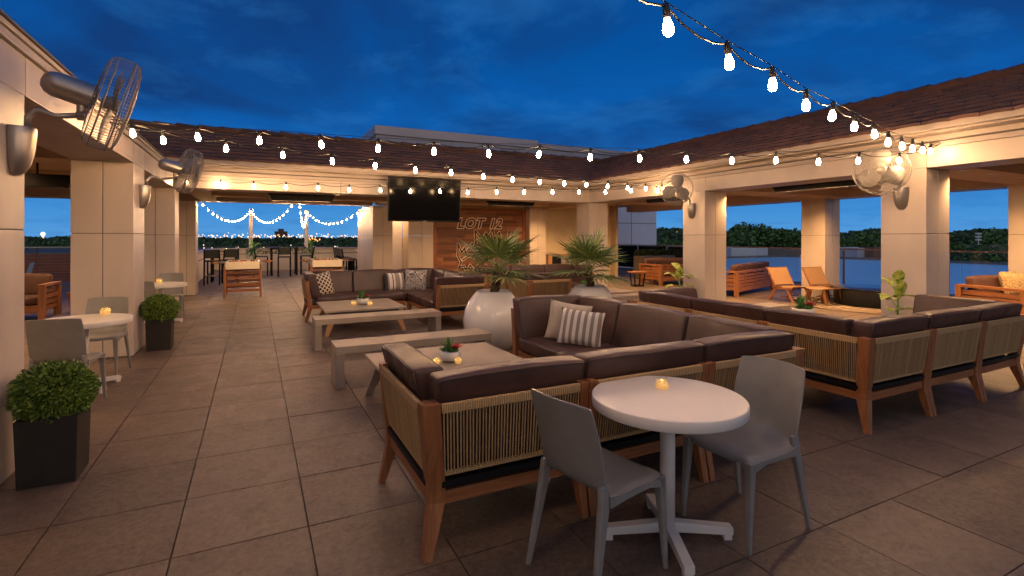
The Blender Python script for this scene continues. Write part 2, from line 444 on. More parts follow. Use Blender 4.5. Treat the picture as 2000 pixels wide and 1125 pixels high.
for x,y0,y1 in ((-7.2,3.9,4.6),(-7.2,8.17,8.9),(-7.2,15.3,16.)): column(x,x+.6,y0,y1,left)
column(3.23,3.83,15.9,18.5,back)
column(8.52,9.17,15.6,16.2,back,z1=2.775)
for y0,y1 in ((-.2,.4),(3.80,4.38),(7.74,8.35),(11.85,12.5)): column(XR,XR+.63,y0,y1,right)
for y0,y1 in ((-.1,.5),(3.9,4.51),(8.04,8.67),(12.1,12.7)): column(12.9,13.52,y0,y1,right)
# ---- beams with panel joints
def beamrun(parent,axis,a0,a1,b0,b1,z0,z1,joints,name='beam',mat='panel'):
    m=MB(); pts=[a0]+[j for j in joints if a0<j<a1]+[a1]; gp=.004
    for p,q in zip(pts,pts[1:]):
        if axis=='Y': m.box(b0,b1,p+gp,q-gp,z0,z1)
        else: m.box(p+gp,q-gp,b0,b1,z0,z1)
    return m.obj(name,mat,parent,bev=.003)
ZB=2.79
beamrun(left,'Y',-2.5,11.84,XL-.64,XL,ZS+.003,ZB,[.3,3.92,4.66,8.17,8.9])
beamrun(back,'X',XL-.64,XR+.63,YB,YB+.6,ZS+.004,ZB,[1.7,4.9,8.1])
beamrun(right,'Y',-2.5,YB-.004,XR,XR+.63,ZS+.003,ZB,[-.2,.4,3.8,4.4,7.72,8.36])
beamrun(right,'Y',-2.5,15.8,12.9,13.52,ZS+.003,3.0,[])
beamrun(left,'Y',-2.5,16.6,-7.2,-6.6,ZS+.005,2.9,[])
beamrun(left,'X',-7.2,XL,16.0,16.68,ZS+.006,2.9,[])
beamrun(back,'X',XL+.01,3.22,15.9,16.5,ZS+.006,2.9,[])
# cross beams of the side wings
def xbeam(par,*bx):
    m=MB(); m.box(*bx,ZS+.008,2.9); m.obj('cross_beam','ceiling',par,bev=.004)
for y in (-.4,3.55,7.48): xbeam(right,XR+.64,12.89,y,y+.8)
xbeam(right,XR+.64,XR+1.0,12.46,15.88); xbeam(right,XR+1.01,12.89,11.3,12.0)
for y in (.3,3.95,8.2,12.05): xbeam(left,-6.59,XL-.65,y,y+.6)
xbeam(back,-1.3,-.9,YB+.61,15.89); xbeam(back,3.3,3.9,YB+.61,15.89); xbeam(back,-.899,3.299,13.9,14.3); xbeam(back,3.901,8.3,13.9,14.3)
m=MB(); m.box(XR+.3,13.4,-2.5,16.2,2.78,2.95); m.obj('ceiling','ceiling',right)
m=MB(); m.box(-7.1,XL-.3,-2.5,16.6,2.76,2.95); m.obj('ceiling','ceiling',left)
m=MB(); m.box(XL-.2,XR+.28,YB+.3,16.4,2.77,2.96); m.box(3.23,13.3,16.39,18.6,2.775,2.955); m.obj('ceiling','ceiling',back)
# ---- cornices: steps, gutter
def cornice(parent,steps,fn,names):
    for (o0,o1,z0,z1,mat),nm in zip(steps,names):
        m=MB(); fn(m,o0,o1,z0,z1); m.obj(nm,mat,parent,bev=.004)
stepsR=[(-.02,.40,2.793,2.86,'trim'),(.04,.40,2.863,2.872,'trim_dark'),(.07,.40,2.875,2.955,'trim'),(.34,.46,2.958,3.05,'trim'),(.10,.36,2.962,3.01,'trim')]
# overhang: outward offset o toward the courtyard
def fr(m,o0,o1,z0,z1):
    m.box(XR-o1 if o0>.3 else XR-o0-.05,XR+.3 if o0<.3 else XR-o0,-2.6,YB-(o1 if o0>.3 else o0+.05),z0,z1)
def cor(parent,side):
    # profile list: (outer offset, z0, z1, material, name)
    prof=[(.03,2.793,2.858,'trim','moulding'),(.015,2.861,2.873,'trim_dark','shadow_gap'),(.07,2.876,2.945,'trim','moulding'),(.30,2.948,2.975,'trim','soffit_board'),(.38,2.978,3.062,'trim','gutter')]
    for k,(o,z0,z1,mt,nm) in enumerate(prof):
        m=MB()
        if side=='R': m.box(XR-o,XR+.25,-2.6,YB-o-.002,z0,z1)
        elif side=='B': m.box(XL-.2,XR+.25-k*.002,YB-o,YB+.25,z0,z1)
        m.obj(nm,mt,parent,bev=.004)
cor(right,'R'); cor(back,'B')
m=MB(); m.box(XL-.3,XL+.03,-2.6,YB-.04,2.793,2.85); m.obj('moulding','trim',left,bev=.004)
m=MB(); m.box(XL-.3,XL+.05,-2.6,YB-.05,2.853,2.885); m.obj('gutter','trim',left,bev=.004)
m=MB(); m.box(XL-.3,XL+.065,-2.6,YB-.06,2.888,2.905); m.obj('drip_edge','trim_dark',left)
# ---- tiled roofs
EZ,RZ_,RW=3.055,3.97,2.08
nC=9
def course(m,side,q0,q1,z0,z1):
    # one course of overlapping tiles between horizontal offsets q0..q1 from the eave
    if side=='B': s0,s1,fix=XL-2.2,XR-.42+q0+.15,YB-.40
    else: s0,s1,fix=-2.6,YB-.42+q0+.15,XR-.40
    tw=.31; s=s0+R.uniform(0,.2)
    while s<s1:
        e=min(s+tw,s1); th=.034+R.uniform(0,.004); lift=R.uniform(0,.003)
        zz0=z0+.03+lift; zz1=z1+.006
        a,b=q0-.03+R.uniform(-.004,.004),q1+.03
        def P(t,q,z): return (t,fix+q,z) if side=='B' else (fix+q,t,z)
        n=4; vs=[];
        for k in range(n+1):
            t=s+.003+(e-s-.006)*k/n; cz=.010*sin(pi*k/n)
            vs+=[P(t,a,zz0+cz),P(t,b,zz1+cz),P(t,a,zz0+cz-th-.012)]
        fs=[]
        for k in range(n):
            i=k*3; fs+=[(i,i+3,i+4,i+1),(i+2,i+5,i+3,i)]
        fs+=[(0,1,2),(n*3,n*3+2,n*3+1)]
        m.add(vs,fs); s=e
for side,par in (('B',back),('R',right)):
    m=MB()
    for k in range(nC):
        q0=RW*k/nC; q1=RW*(k+1)/nC; z0=EZ+(RZ_-EZ)*k/nC; z1=EZ+(RZ_-EZ)*(k+1)/nC
        course(m,side,q0,q1,z0,z1)
    # ridge tiles
    s=-2.6 if side=='R' else XL-2.2; end=(YB-.42+RW+.2) if side=='R' else (XR-.42+RW+.2)
    while s<end:
        L=.42; fx=(XR if side=='R' else YB)-.40+RW
        def P(t,q,z): return (fx+q,t,z) if side=='R' else (t,fx+q,z)
        secs=[]
        for t,dz in ((s-.04,.055),(s+L,.02)):
            secs.append([P(t,.13*cos(a),RZ_+.0+dz+.075*sin(a)) for a in [pi*k/6 for k in range(7)]]+[P(t,-.10,RZ_-.03),P(t,.10,RZ_-.03)])
        m.loft(secs); s+=L
    ro=m.obj('roof','roof_tile',par)
    # roof deck under the tiles
    m=MB()
    if side=='B':
        m.add([(XL-2.2,YB-.38,EZ),(XR-.42,YB-.38,EZ),(XR-.42+RW,YB-.4+RW,RZ_),(XL-2.2,YB-.4+RW,RZ_),(XL-2.2,16.4,RZ_-.4),(XR+3.,16.4,RZ_-.4)],[(0,1,2,3),(3,2,5,4)])
    else:
        m.add([(XR-.38,-2.6,EZ),(XR-.40+RW,-2.6,RZ_),(XR-.40+RW,YB-.42+RW,RZ_),(XR-.38,YB-.42,EZ),(13.8,-2.6,3.1),(13.8,16.2,3.1)],[(0,1,2,3),(1,4,5,2)])
    m.obj('roof_deck','trim_dark',ro)
m=MB(); m.add([(XL+.05,-2.6,2.907),(XL+.05,YB-.1,2.907),(XL-2.1,YB-.1,3.6),(XL-2.1,-2.6,3.6),(-7.4,-2.6,2.9),(-7.4,YB+4,2.9),(XL-2.1,YB+4,3.6)],[(0,3,2,1),(3,4,5,6,2)]); m.obj('roof','roof_tile',left)
# ---- back wall with panels, mural
m=MB()
for a,b in ((4.33,4.77),(4.778,5.15)):
    for z0,z1 in ((0,1.596),(1.604,2.77)): m=MB(); m.box(a,b,15.9,16.6,z0,z1); m.obj('wall_panel','panel',back,bev=.003)
m=MB(); m.box(3.84,4.32,16.62,16.8,0,2.77); m.obj('recess_wall','white_panel',back)
for a,b in ((9.18,12.3),(5.15,8.52)): m=MB(); m.box(a,b,16.0,16.3,0,2.77); m.obj('rear_wall','plaster',back)
m=MB(); m.box(12.302,12.42,15.7,16.3,0,2.77); m.obj('wall_end','ceiling',back)
# serving hatch cabinet
t=thing('service_cabinet','grey cabinet set into the yellow rear wall right of the wooden sign wall','cabinet')
m=MB(); m.box(9.35,11.1,15.72,15.98,.0,.95); m.obj('carcass','light_wood',t,bev=.005)
m=MB(); m.box(9.5,9.86,15.70,15.72,.08,.87); m.obj('door_panel','black',t)
m=MB(); m.box(9.9,10.95,15.695,15.72,.08,.87); m.obj('door_panel','gray_plastic',t)
# mural of planks with lettering
mur=thing('plank_sign_wall','reddish wooden plank wall with the words LOT 12 behind the first palm','sign',(0,0,0))
m=MB(); z=.02; row=0
while z<2.40:
    x=5.27-R.uniform(0,.8)
    while x<8.40:
        L=R.uniform(.5,1.5); a=max(x,5.27); b=min(x+L,8.40)
        if b>a+.05: m.box(a+.002,b-.002,15.92-R.uniform(0,.012),15.99,z+.002,z+.123)
        x+=L
    z+=.125
m.obj('planks','plank_wall',mur)
for q in ((5.15,5.27,15.88,15.99,0,2.5),(8.40,8.52,15.88,15.99,0,2.5),(5.272,8.398,15.885,15.99,2.44,2.5)): m=MB(); m.box(*q); m.obj('frame_board','deep_wood_x',mur,bev=.004)
def text_mesh(txt,size,shear,offset,extr):
    cu=bpy.data.curves.new('lettering','FONT'); cu.body=txt; cu.size=size; cu.shear=shear; cu.offset=offset; cu.extrude=extr; cu.resolution_u=4; cu.space_character=1.12
    o=bpy.data.objects.new('tmp',cu); COL.objects.link(o); dg=bpy.context.evaluated_depsgraph_get(); dg.update()
    me=bpy.data.meshes.new_from_object(o.evaluated_get(dg)); bpy.data.objects.remove(o); return me
basic('sign_pale',(.78,.62,.50),.6); basic('sign_dark',(.035,.012,.010),.6)
for nm,off,ey,mt in (('letter_outline',.036,.008,'sign_pale'),('lettering',.004,.016,'sign_dark')):
    me=text_mesh('LOT 12',.46,.28,off,ey); me.materials.append(MAT[mt]); o=bpy.data.objects.new(nm,me); COL.objects.link(o); o.parent=mur
    o.rotation_euler=(rad(90),0,0); o.location=(5.95,15.895,1.86)
# abstract jagged line work under the words
def jag(pts,w,y):
    m=MB()
    for a,b in zip(pts,pts[1:]): m.bar([(a[0],y,a[1]),(b[0],y,b[1])],w,.012,up=(0,1,0))
    return m
def stroke(m,pts,w,y):
    for a,b in zip(pts,pts[1:]):
        A=Vector((a[0],y,a[1]));B=Vector((b[0],y,b[1])); d=(B-A).normalized(); s=Vector((-d.z,0,d.x))*w/2; e=d*w*.4
        vs=[A-e-s,B+e-s,B+e+s,A-e+s]; vs=vs+[v+Vector((0,.015,0)) for v in vs]
        m.add(vs,[(0,1,2,3),(7,6,5,4),(0,4,5,1),(1,5,6,2),(2,6,7,3),(3,7,4,0)])
J=[[(5.98,.95),(6.0,1.32),(6.12,1.05),(6.22,1.2),(6.25,1.0),(6.5,1.35),(6.5,1.15),(6.7,1.45)],[(6.62,1.3),(6.6,1.78),(6.85,1.45),(7.0,1.7),(7.05,1.5),(7.25,1.82),(7.3,1.5),(7.5,1.72),(7.55,1.4)],
 [(5.98,.95),(6.1,.72),(6.02,.55),(6.2,.6),(6.3,.42),(6.42,.62),(6.6,.42),(6.7,.6),(6.9,.4),(7.0,.6),(7.2,.42),(7.35,.62),(7.6,.5),(7.75,.8),(7.62,1.0),(7.55,1.4)],
 [(6.15,.8),(6.4,.95),(6.65,.8),(6.9,1.0),(7.15,.85),(7.4,1.0)],[(6.4,1.15),(6.7,1.2),(6.95,1.1),(7.2,1.25)]]
m=MB()
for p in J: stroke(m,p,.085,15.895)
m.obj('jagged_line','sign_pale',mur)
m=MB()
for p in J: stroke(m,p,.045,15.885)
m.obj('jagged_line','sign_dark',mur)
# ---- penthouse behind
pt=thing('upper_storey','grey clad upper storey rising behind the tiled back roof','building')
m=MB(); x=3.03
while x<15.5:
    m.box(x+.01,min(x+1.62,15.6)-.01,14.5,22,3.0,4.42); x+=1.62
m.obj('cladding','gray_cladding',pt)
m=MB(); m.box(3.05,15.55,14.53,21.9,2.97,4.40); m.obj('joint_backing','trim_dark',pt)
m=MB(); m.box(2.98,8.2,14.44,22.06,4.425,4.68); m.box(8.2,15.65,14.44,22.06,4.425,4.60); m.obj('parapet','gray_cladding',pt,bev=.01)
# ---- end wall at the far right
wl=thing('panel_wall','tall pale lilac panel wall beyond the right terrace railing','wall')
m=MB()
for a,b in ((17.4,18.3),(18.32,20.1)):
    for z0,z1 in ((-12,.78),(.8,2.3),(2.32,4.0)): m.box(a+.01,b-.01,22.0,26,z0+.01,z1)
m.obj('panels','white_panel',wl)
m=MB(); m.box(17.42,20.08,22.04,25.9,-12,3.98); m.obj('backing','panel_joint',wl)
# ---- far terrace parapets and posts
pw=thing('parapet_wall','cream parapet wall around the far terrace, below the swag lights','wall')
def parapet(m,x0,x1,y0,y1): m.box(x0,x1,y0,y1,0,.95)
m=MB(); parapet(m,-1.95,-1.75,16.7,28.4); m.obj('wall','beige_wall',pw,bev=.005); m=MB(); parapet(m,-1.748,9.,28.2,28.4); m.obj('wall','beige_wall',pw,bev=.005)
m=MB(); m.box(-2.0,-1.70,16.71,28.45,.953,1.02); m.obj('cap','trim',pw,bev=.005); m=MB(); m.box(-1.698,9.,28.12,28.45,.953,1.02); m.obj('cap','trim',pw,bev=.005)
m=MB(); m.box(-1.748,-1.735,16.71,28.19,.72,.75); m.obj('reveal','trim_dark',pw); m=MB(); m.box(-1.73,9.,28.185,28.197,.72,.75); m.obj('reveal','trim_dark',pw)
for i,x in enumerate((-.17,2.37)):
    t=thing('light_pole',('left','right')[i]+' white square post on the parapet holding the swag lights','post',(x,28.27,1.0),0,'posts on the far parapet')
    m=MB(); m.box(-.085,.085,-.085,.085,0.02,1.9,ch=.006); m.obj('shaft','panel',t)
    m=MB(); m.box(-.11,.11,-.11,.11,1.9,1.94); m.obj('cap','trim',t)
# ---- glass balustrades
def rail(label,pts,zt,posts,group=None,post='rail_wood',base=0,leftpost=True):
    t=thing('glass_railing',label,'railing',(0,0,0),0,group)
    m=MB(); m.bar([(p[0],p[1],zt) for p in pts],.07,.045); m.obj('handrail',post,t,bev=.004)
    m=MB()
    for a,b in zip(pts,pts[1:]):
        A=Vector((a[0],a[1],0));B=Vector((b[0],b[1],0)); L=(B-A).length; d=(B-A)/L; n=max(1,round(L/1.6)); s=Vector((-d.y,d.x,0))*.006
        for k in range(n):
            p=A+d*(L*k/n+.012); q=A+d*(L*(k+1)/n-.012)
            m.loft([[tuple(p-s+Vector((0,0,base+.04))),tuple(p+s+Vector((0,0,base+.04))),tuple(p+s+Vector((0,0,zt-.03))),tuple(p-s+Vector((0,0,zt-.03)))],[tuple(q-s+Vector((0,0,base+.04))),tuple(q+s+Vector((0,0,base+.04))),tuple(q+s+Vector((0,0,zt-.03))),tuple(q-s+Vector((0,0,zt-.03)))]])
    m.obj('glass_pane','glass',t)
    for x,y in posts:
        m=MB(); m.box(x-.022,x+.022,y-.022,y+.022,base,zt-.03); m.obj('post',post,t)
    return t
rail('glass railing with copper coloured handrail along the right terrace edge',[(17,-2.5),(17,17.9)],1.168,[(17.03,17.85),(17.03,10.0),(17.03,7.2),(17.03,4.4),(17.03,1.6)])
rail('glass railing with copper handrail in front of the lilac panel wall',[(17.0,18.0),(17.0,21.9)],1.166,[(17.03,21.85)])
# left terrace: slat wall with glass above
t=thing('slat_wall','brown horizontal slat wall with a glass rail beyond the left teak sofa','wall')
for k in range(9):
    m=MB(); m.box(-9.6,-2.05,22.3,22.34,.06+k*.104,.06+k*.104+.085); m.obj('slat','deep_wood_x',t)
for x in (-9.5,-8,-6.5,-5,-3.5,-2.1): m=MB(); m.box(x-.03,x+.03,22.345,22.4,0,1.2); m.obj('post','trim_dark',t)
m=MB(); m.box(-9.6,-2.05,22.36,22.372,1.0,1.2); m.obj('glass_pane','glass',t)
m=MB(); m.box(-9.6,-2.05,22.34,22.39,1.2,1.235); m.obj('handrail','steel',t)
# ---- downlights
DL=[]
for y in (3.72,7.66):
    for x in (9.2,10.13,11.1,12.2): DL.append((x,y,'right'))
DL+=[(9.9,5.7,'R2'),(11.7,5.7,'R2'),(9.9,9.7,'R2'),(11.7,9.7,'R2'),(10.6,13.8,'R2'),(12.0,13.8,'R2'),(4.05,16.35,'B2'),(-3.4,10.2,'L2'),(-3.4,6.2,'L2'),(-3.4,14.3,'L2')]
for y in (12.7,13.5,14.6): DL.append((8.72,y,'right'))
DL+=[(10.2,11.65,'right')]
for y in (4.25,8.5,12.35):
    for x in (-2.9,-4.6): DL.append((x,y,'left'))
for x in (.2,1.9): DL.append((x,14.1,'back'))
for x in (5.4,6.9): DL.append((x,14.1,'back'))
names={'right':right,'left':left,'back':back,'R2':right,'B2':back,'L2':left}
for x,y,w in DL:
    ZL=ZS+.002 if w[-1]!='2' else {'R2':2.774,'B2':2.769,'L2':2.754}[w]
    m=MB(); m.lathe([(.075,-.003),(.078,.0),(.055,.0),(.055,.006)],20,c=(x,y,ZL)); o=m.obj('downlight','white_metal',names[w])
    m=MB(); m.add([(x+.052*cos(2*pi*k/20),y+.052*sin(2*pi*k/20),ZL-.0005) for k in range(20)],[tuple(reversed(range(20)))]); m.obj('lens','downlight',o)
    ld=bpy.data.lights.new('downlight_lamp','SPOT'); ld.energy={'r':190,'l':110,'b':150,'R':165,'B':150,'L':150}[w[0]]; ld.color=(1,.55,.22); ld.spot_size=rad(150); ld.spot_blend=.9; ld.shadow_soft_size=.05
    lo=bpy.data.objects.new('downlight_lamp',ld); COL.objects.link(lo); lo.location=(x,y,ZL-.03); lo.parent=o
# ================================================================ FURNITURE
MOD=.92
def sectional(lbl,ox,oy,cells,grp='woven rope sectional sofas',near=True):
    t=thing('sectional_sofa',lbl,'sofa',(ox,oy,0),0,grp)
    ds={'S':(0,-1),'N':(0,1),'W':(-1,0),'E':(1,0)}
    def sidepts(cx,cy,d):
        # returns (start, end, outward) of the module side in local coordinates
        x0,x1,y0,y1=cx*MOD,(cx+1)*MOD,cy*MOD,(cy+1)*MOD
        return {'S':((x0,y0),(x1,y0)),'N':((x0,y1),(x1,y1)),'W':((x0,y0),(x0,y1)),'E':((x1,y0),(x1,y1))}[d]
    allc={(c[0],c[1]) for c in cells}
    for cx,cy,sides in cells:
        X0,Y0=cx*MOD,cy*MOD; cxm,cym=X0+MOD/2,Y0+MOD/2
        # posts
        corners={(0,0):'SW',(1,0):'SE',(0,1):'NW',(1,1):'NE'}
        for (i,j),nm in corners.items():
            px,py=X0+(.003 if i==0 else MOD-.003),Y0+(.003 if j==0 else MOD-.003)
            ix,iy=(1 if i==0 else -1),(1 if j==0 else -1)
            has=[s for s in nm if s in sides]
            if len(has)==2:
                ex,ey=-ix,-iy
                m=MB(); s=.088
                def q(o,z,w): return (px+ix*s/2+ex*o,py+iy*s/2+ey*o,z),(w,w)
                st=[q(.035,.752,s),q(.018,.55,s*1.0),q(-.012,.30,s*.94),q(-.012,.25,s*.90),q(.05,0,.045)]
                m.post([a for a,_ in st],[b for _,b in st]); m.obj('corner_post','teak_z',t,bev=.003)
            elif len(has)==1:
                d=has[0]; oxx,oyy=ds[d]; w=.052; dp=.062
                def q(o,z,a,b):
                    c=(px+ix*(w/2 if oxx==0 else dp/2)+oxx*o,py+iy*(w/2 if oyy==0 else dp/2)+oyy*o,z)
                    return c,((a,b) if oxx==0 else (b,a))
                st=[q(.038,.752,w,dp),q(.02,.55,w,dp),q(-.012,.30,w,dp+.012),q(-.012,.24,w,dp+.012),q(.055,0,w*.8,.036)]
                m=MB(); m.post([a for a,_ in st],[b for _,b in st]); m.obj('post','teak_z',t,bev=.003)
            else:
                # front leg, raked inwards
                m=MB(); m.post([(px+ix*.05,py+iy*.05,.27),(px+ix*.03,py+iy*.03,0)],[(.06,.06),(.034,.034)]); m.obj('leg','teak_z',t,bev=.003)
        # seat frame
        e=.045
        for q,mt in (((X0+e,X0+MOD-e,Y0+.025,Y0+.06,.235,.300),'teak_x'),((X0+e,X0+MOD-e,Y0+MOD-.06,Y0+MOD-.025,.235,.300),'teak_x'),((X0+.025,X0+.06,Y0+.061,Y0+MOD-.061,.236,.299),'teak_y'),((X0+MOD-.06,X0+MOD-.025,Y0+.061,Y0+MOD-.061,.236,.299),'teak_y')):
            m=MB(); m.box(*q); m.obj('seat_rail',mt,t,bev=.003)
        m=MB(); m.box(X0+.05,X0+MOD-.05,Y0+.05,Y0+MOD-.05,.285,.315); m.obj('seat_deck','black',t)
        # seat cushion
        bx0=X0+(.16 if 'W' in sides else .004); bx1=X0+MOD-(.16 if 'E' in sides else .004)
        by0=Y0+(.16 if 'S' in sides else .004); by1=Y0+MOD-(.16 if 'N' in sides else .004)
        m=MB(); m.rbox((bx0+bx1)/2,(by0+by1)/2,.385,(bx1-bx0)/2,(by1-by0)/2,.068,.022,3,puff=.05,seg=6); m.obj('seat_cushion','leather',t)
        # backs
        for d in sides:
            (a0,b0),(a1,b1)=sidepts(cx,cy,d); oxx,oyy=ds[d]
            A=Vector((a0,b0,0));B=Vector((a1,b1,0)); u=(B-A).normalized(); o=Vector((oxx,oyy,0))
            # which ends are corners with another back of the same module
            perp=[s for s in sides if s!=d and s not in {'S':'N','N':'S','W':'E','E':'W'}[d]]
            c0=c1=.058
            if d in 'SN': c0=.092 if 'W' in perp else .058; c1=.092 if 'E' in perp else .058
            else: c0=.092 if 'S' in perp else .058; c1=.092 if 'N' in perp else .058
            P0=A+u*c0; P1=B-u*c1
            k0=.035 if c0>.08 else 0; k1=.035 if c1>.08 else 0
            def pt(p,off,z,A=A,u=u,k0=k0,k1=k1):
                f_=(p-A).dot(u)/MOD; sh=max(0,(z-.3)/.45); return p+u*(-(1-f_)*k0*sh*1.0+f_*k1*sh*1.0)+o*off+Vector((0,0,z))
            # rope: offsets from profile
            def off(z): return -.030+ (z-.37)/(.75-.37)*.055
            band=MB()
            for za,zb,th in ((.700,.752,.036),(.375,.402,.030)):
                secs=[]
                for p in (P0,P1):
                    za_,zb_=za,zb
                    secs.append([tuple(pt(p,off(za_)+th*.5,za_)),tuple(pt(p,off(zb_)+th*.3,zb_-.006)),tuple(pt(p,off(zb_),zb_)),tuple(pt(p,off(zb_)-th*.5,zb_-.008)),tuple(pt(p,off(za_)-th*.5,za_))])
                band.loft(secs)
            pn=band.obj('rope_panel','rope_band',t,bev=.005)
            st=MB(); L=(P1-P0).length; n=int(L/ (.0165 if near else .021)); r=.0046
            for k in range(n):
                f=(k+.5)/n; wob=R.uniform(-.0015,.0015)
                p=P0+u*(L*f+wob); q2=P0+u*(L*f+R.uniform(-.0015,.0015))
                secs=[]
                for pp,z in ((p,.398),((p+q2)/2,.55),(q2,.706)):
                    c=pt(pp,off(z)+.012,z); secs.append([tuple(c-u*r),tuple(c+o*r),tuple(c+u*r),tuple(c-o*r)])
                st.loft(secs,False,True)
            st.obj('rope_strands','rope',pn)
            # rails the ropes wrap on
            rl=MB(); rl.bar([tuple(pt(P0-u*.01,off(.5)-.012,.34)),tuple(pt(P1+u*.01,off(.5)-.012,.34))],.03,.03); rl.obj('lower_rail','black',pn)
            # back cushion, leaning outwards at the top
            e0=.006; e1=.006
            if d in 'SN':
                if 'W' in perp: e0=.05 if d=='N' or True else e0
                if 'E' in perp: e1=.05
            else:
                if 'S' in perp: e0=.175
                if 'N' in perp: e1=.175
            Q0=A+u*e0; Q1=B-u*e1; cen=(Q0+Q1)/2; hl=(Q1-Q0).length/2; hh=.215
            ux,uy,oxv,oyv=u.x,u.y,o.x,o.y; ccx,ccy=cen.x,cen.y
            seed=R.uniform(0,50)
            def f(p,ccx=ccx,ccy=ccy,ux=ux,uy=uy,oxv=oxv,oyv=oyv,seed=seed,hl=hl):
                s_=p.x; dd=p.y; zz=p.z
                dd=dd-.112+ (zz)*.24 + .004*sin(s_*9+seed)+.003*sin(s_*23+seed*2)
                zz2=zz+.66+.004*sin(s_*7+seed)-.006*abs(s_/hl)**4
                return (ccx+ux*s_+oxv*dd,ccy+uy*s_+oyv*dd,zz2)
            cu=MB(); cu.rbox(0,0,0,hl,.080,hh,.026,3,puff=.035,seg=8,fn=f); cb=cu.obj('back_cushion','leather',t)
            pp=MB()
            for sy_ in (-.0795,.0795):
                X_,Z_=hl-.012,hh-.012; loop=[(x_,-Z_) for x_ in [-X_+2*X_*q/8 for q in range(8)]]+[(X_,z_) for z_ in [-Z_+2*Z_*q/4 for q in range(4)]]+[(-x_,Z_) for x_ in [-X_+2*X_*q/8 for q in range(8)]]+[(-X_,-z_) for z_ in [-Z_+2*Z_*q/4 for q in range(4)]]
                loop.append(loop[0]); pp.tube([f(Vector((a_,sy_,b_))) for a_,b_ in loop],.0042,5,cap=False)
            pp.obj('piping','leather',cb)
    return t
A_=sectional('front sectional sofa, rope back toward the camera, behind the white bistro table',.74,2.38,[(0,0,'SW'),(1,0,'S'),(2,0,'SE'),(2,1,'E'),(2,2,'EN')])
B_=sectional('right sectional sofa with rope back and teak legs, nearest the right columns',4.33,2.36,[(0,0,'SW'),(1,0,'S'),(2,0,'SE'),(0,1,'W'),(0,2,'WN')])
C_=sectional('far left sectional sofa facing the camera with three patterned pillows',.86,8.17,[(0,2,'WN'),(1,2,'N'),(2,2,'NE'),(2,1,'E'),(2,0,'ES')],near=False)
D_=sectional('far right sectional sofa seen between the two potted palms',4.55,8.35,[(0,0,'SW'),(0,1,'W'),(0,2,'WN'),(1,2,'N'),(2,2,'NE')],near=False)
# ---- benches and coffee tables
def bench(lbl,x0,x1,y0,y1,z=.43):
    t=thing('concrete_bench',lbl,'bench',((x0+x1)/2,(y0+y1)/2,0),0,'square grey benches')
    w,d=(x1-x0)/2,(y1-y0)/2; th=.075
    m=MB(); m.box(-w,w,-d,d,z-th,z); m.obj('seat','concrete_top',t,bev=.004)
    for s in (-1,1):
        m=MB(); a=s*w; b=s*(w-.085); m.box(min(a,b),max(a,b),-d,d,0.004,z-th-.001); m.obj('leg','concrete',t,bev=.004)
bench('grey slab bench nearest the front coffee table, left of the large white pot',.74,2.48,5.46,5.86)
bench('grey slab bench in front of the far left sectional sofa',.73,2.52,7.40,7.80)
bench('grey slab bench just behind the second palm pot',5.6,7.35,7.75,8.12)
bench('grey slab bench behind the right sectional, mostly hidden',6.2,7.9,5.5,5.9)
def coffee(lbl,x0,x1,y0,y1,z=.40):
    t=thing('coffee_table',lbl,'table',((x0+x1)/2,(y0+y1)/2,0),0,'square coffee tables')
    w,d=(x1-x0)/2,(y1-y0)/2
    m=MB(); m.box(-w,w,-d,d,z-.032,z); m.obj('table_top','concrete_top',t,bev=.004)
    m=MB(); m.box(-w+.1,w-.1,-d+.1,d-.1,z-.075,z-.034); m.obj('apron','trim_dark',t)
    for sx in (-1,1):
        for sy in (-1,1):
            m=MB(); m.post([(sx*(w-.17),sy*(d-.14),z-.034),(sx*(w-.02),sy*(d-.04),0)],[(.13,.06),(.06,.04)]); m.obj('leg','light_wood' if y0>8 else 'concrete',t,bev=.003)
coffee('grey topped coffee table enclosed by the front sectional sofa',.97,2.27,4.07,5.17)
coffee('wood legged coffee table in front of the far left sectional sofa',.98,2.26,8.42,9.72)
coffee('coffee table beside the far right sectional sofa, right of the second palm',6.0,7.3,8.62,9.8)
coffee('coffee table enclosed by the right sectional sofa',6.25,7.55,3.95,5.15)
# ---- succulent bowls and candles
def rosette(m,c,r,n,h,tilt=0):
    for ring in range(3):
        k=n-ring*2; rr=r*(1-ring*.27)
        for i in range(k):
            a=2*pi*i/k+ring*.5; el=.35+ring*.42
            m.leaf((c[0],c[1],c[2]),(cos(a)*cos(el),sin(a)*cos(el),sin(el)),(0,0,1),rr,rr*.2,-.1,3,.3)
def bowl(lbl,x,y,z,s=1.):
    t=thing('succulent_bowl',lbl,'plant bowl',(x,y,z),0,'succulent bowls on the coffee tables')
    m=MB(); m.lathe([(.05*s,0.002),(.085*s,.02*s),(.10*s,.055*s),(.094*s,.095*s),(.084*s,.10*s),(.084*s,.085*s),(.0001,.084*s)],28); m.obj('bowl','bowl_white',t)
    m=MB()
    for i in range(3):
        a=2*pi*i/3+.6; rosette(m,(.045*s*cos(a),.045*s*sin(a),.09*s),.075*s,9,.05)
    for i in range(26):
        a=R.uniform(0,2*pi); el=R.uniform(.7,1.5); m.leaf((-.01*s,.02*s,.10*s),(cos(a)*cos(el),sin(a)*cos(el),sin(el)),(0,0,1),.14*s,.008*s,.1)
    m.obj('green_rosette','succ_green',t)
    m=MB(); rosette(m,(.05*s,-.03*s,.115*s),.08*s,11,.05); m.obj('red_rosette','succ_red',t)
bowl('white bowl of red and green succulents on the front coffee table',1.62,4.51,.40)
bowl('white bowl of succulents on the far left coffee table',1.66,8.98,.40,1.1)
bowl('succulent bowl peeking above the back of the right sectional sofa',6.93,4.62,.40,1.5)
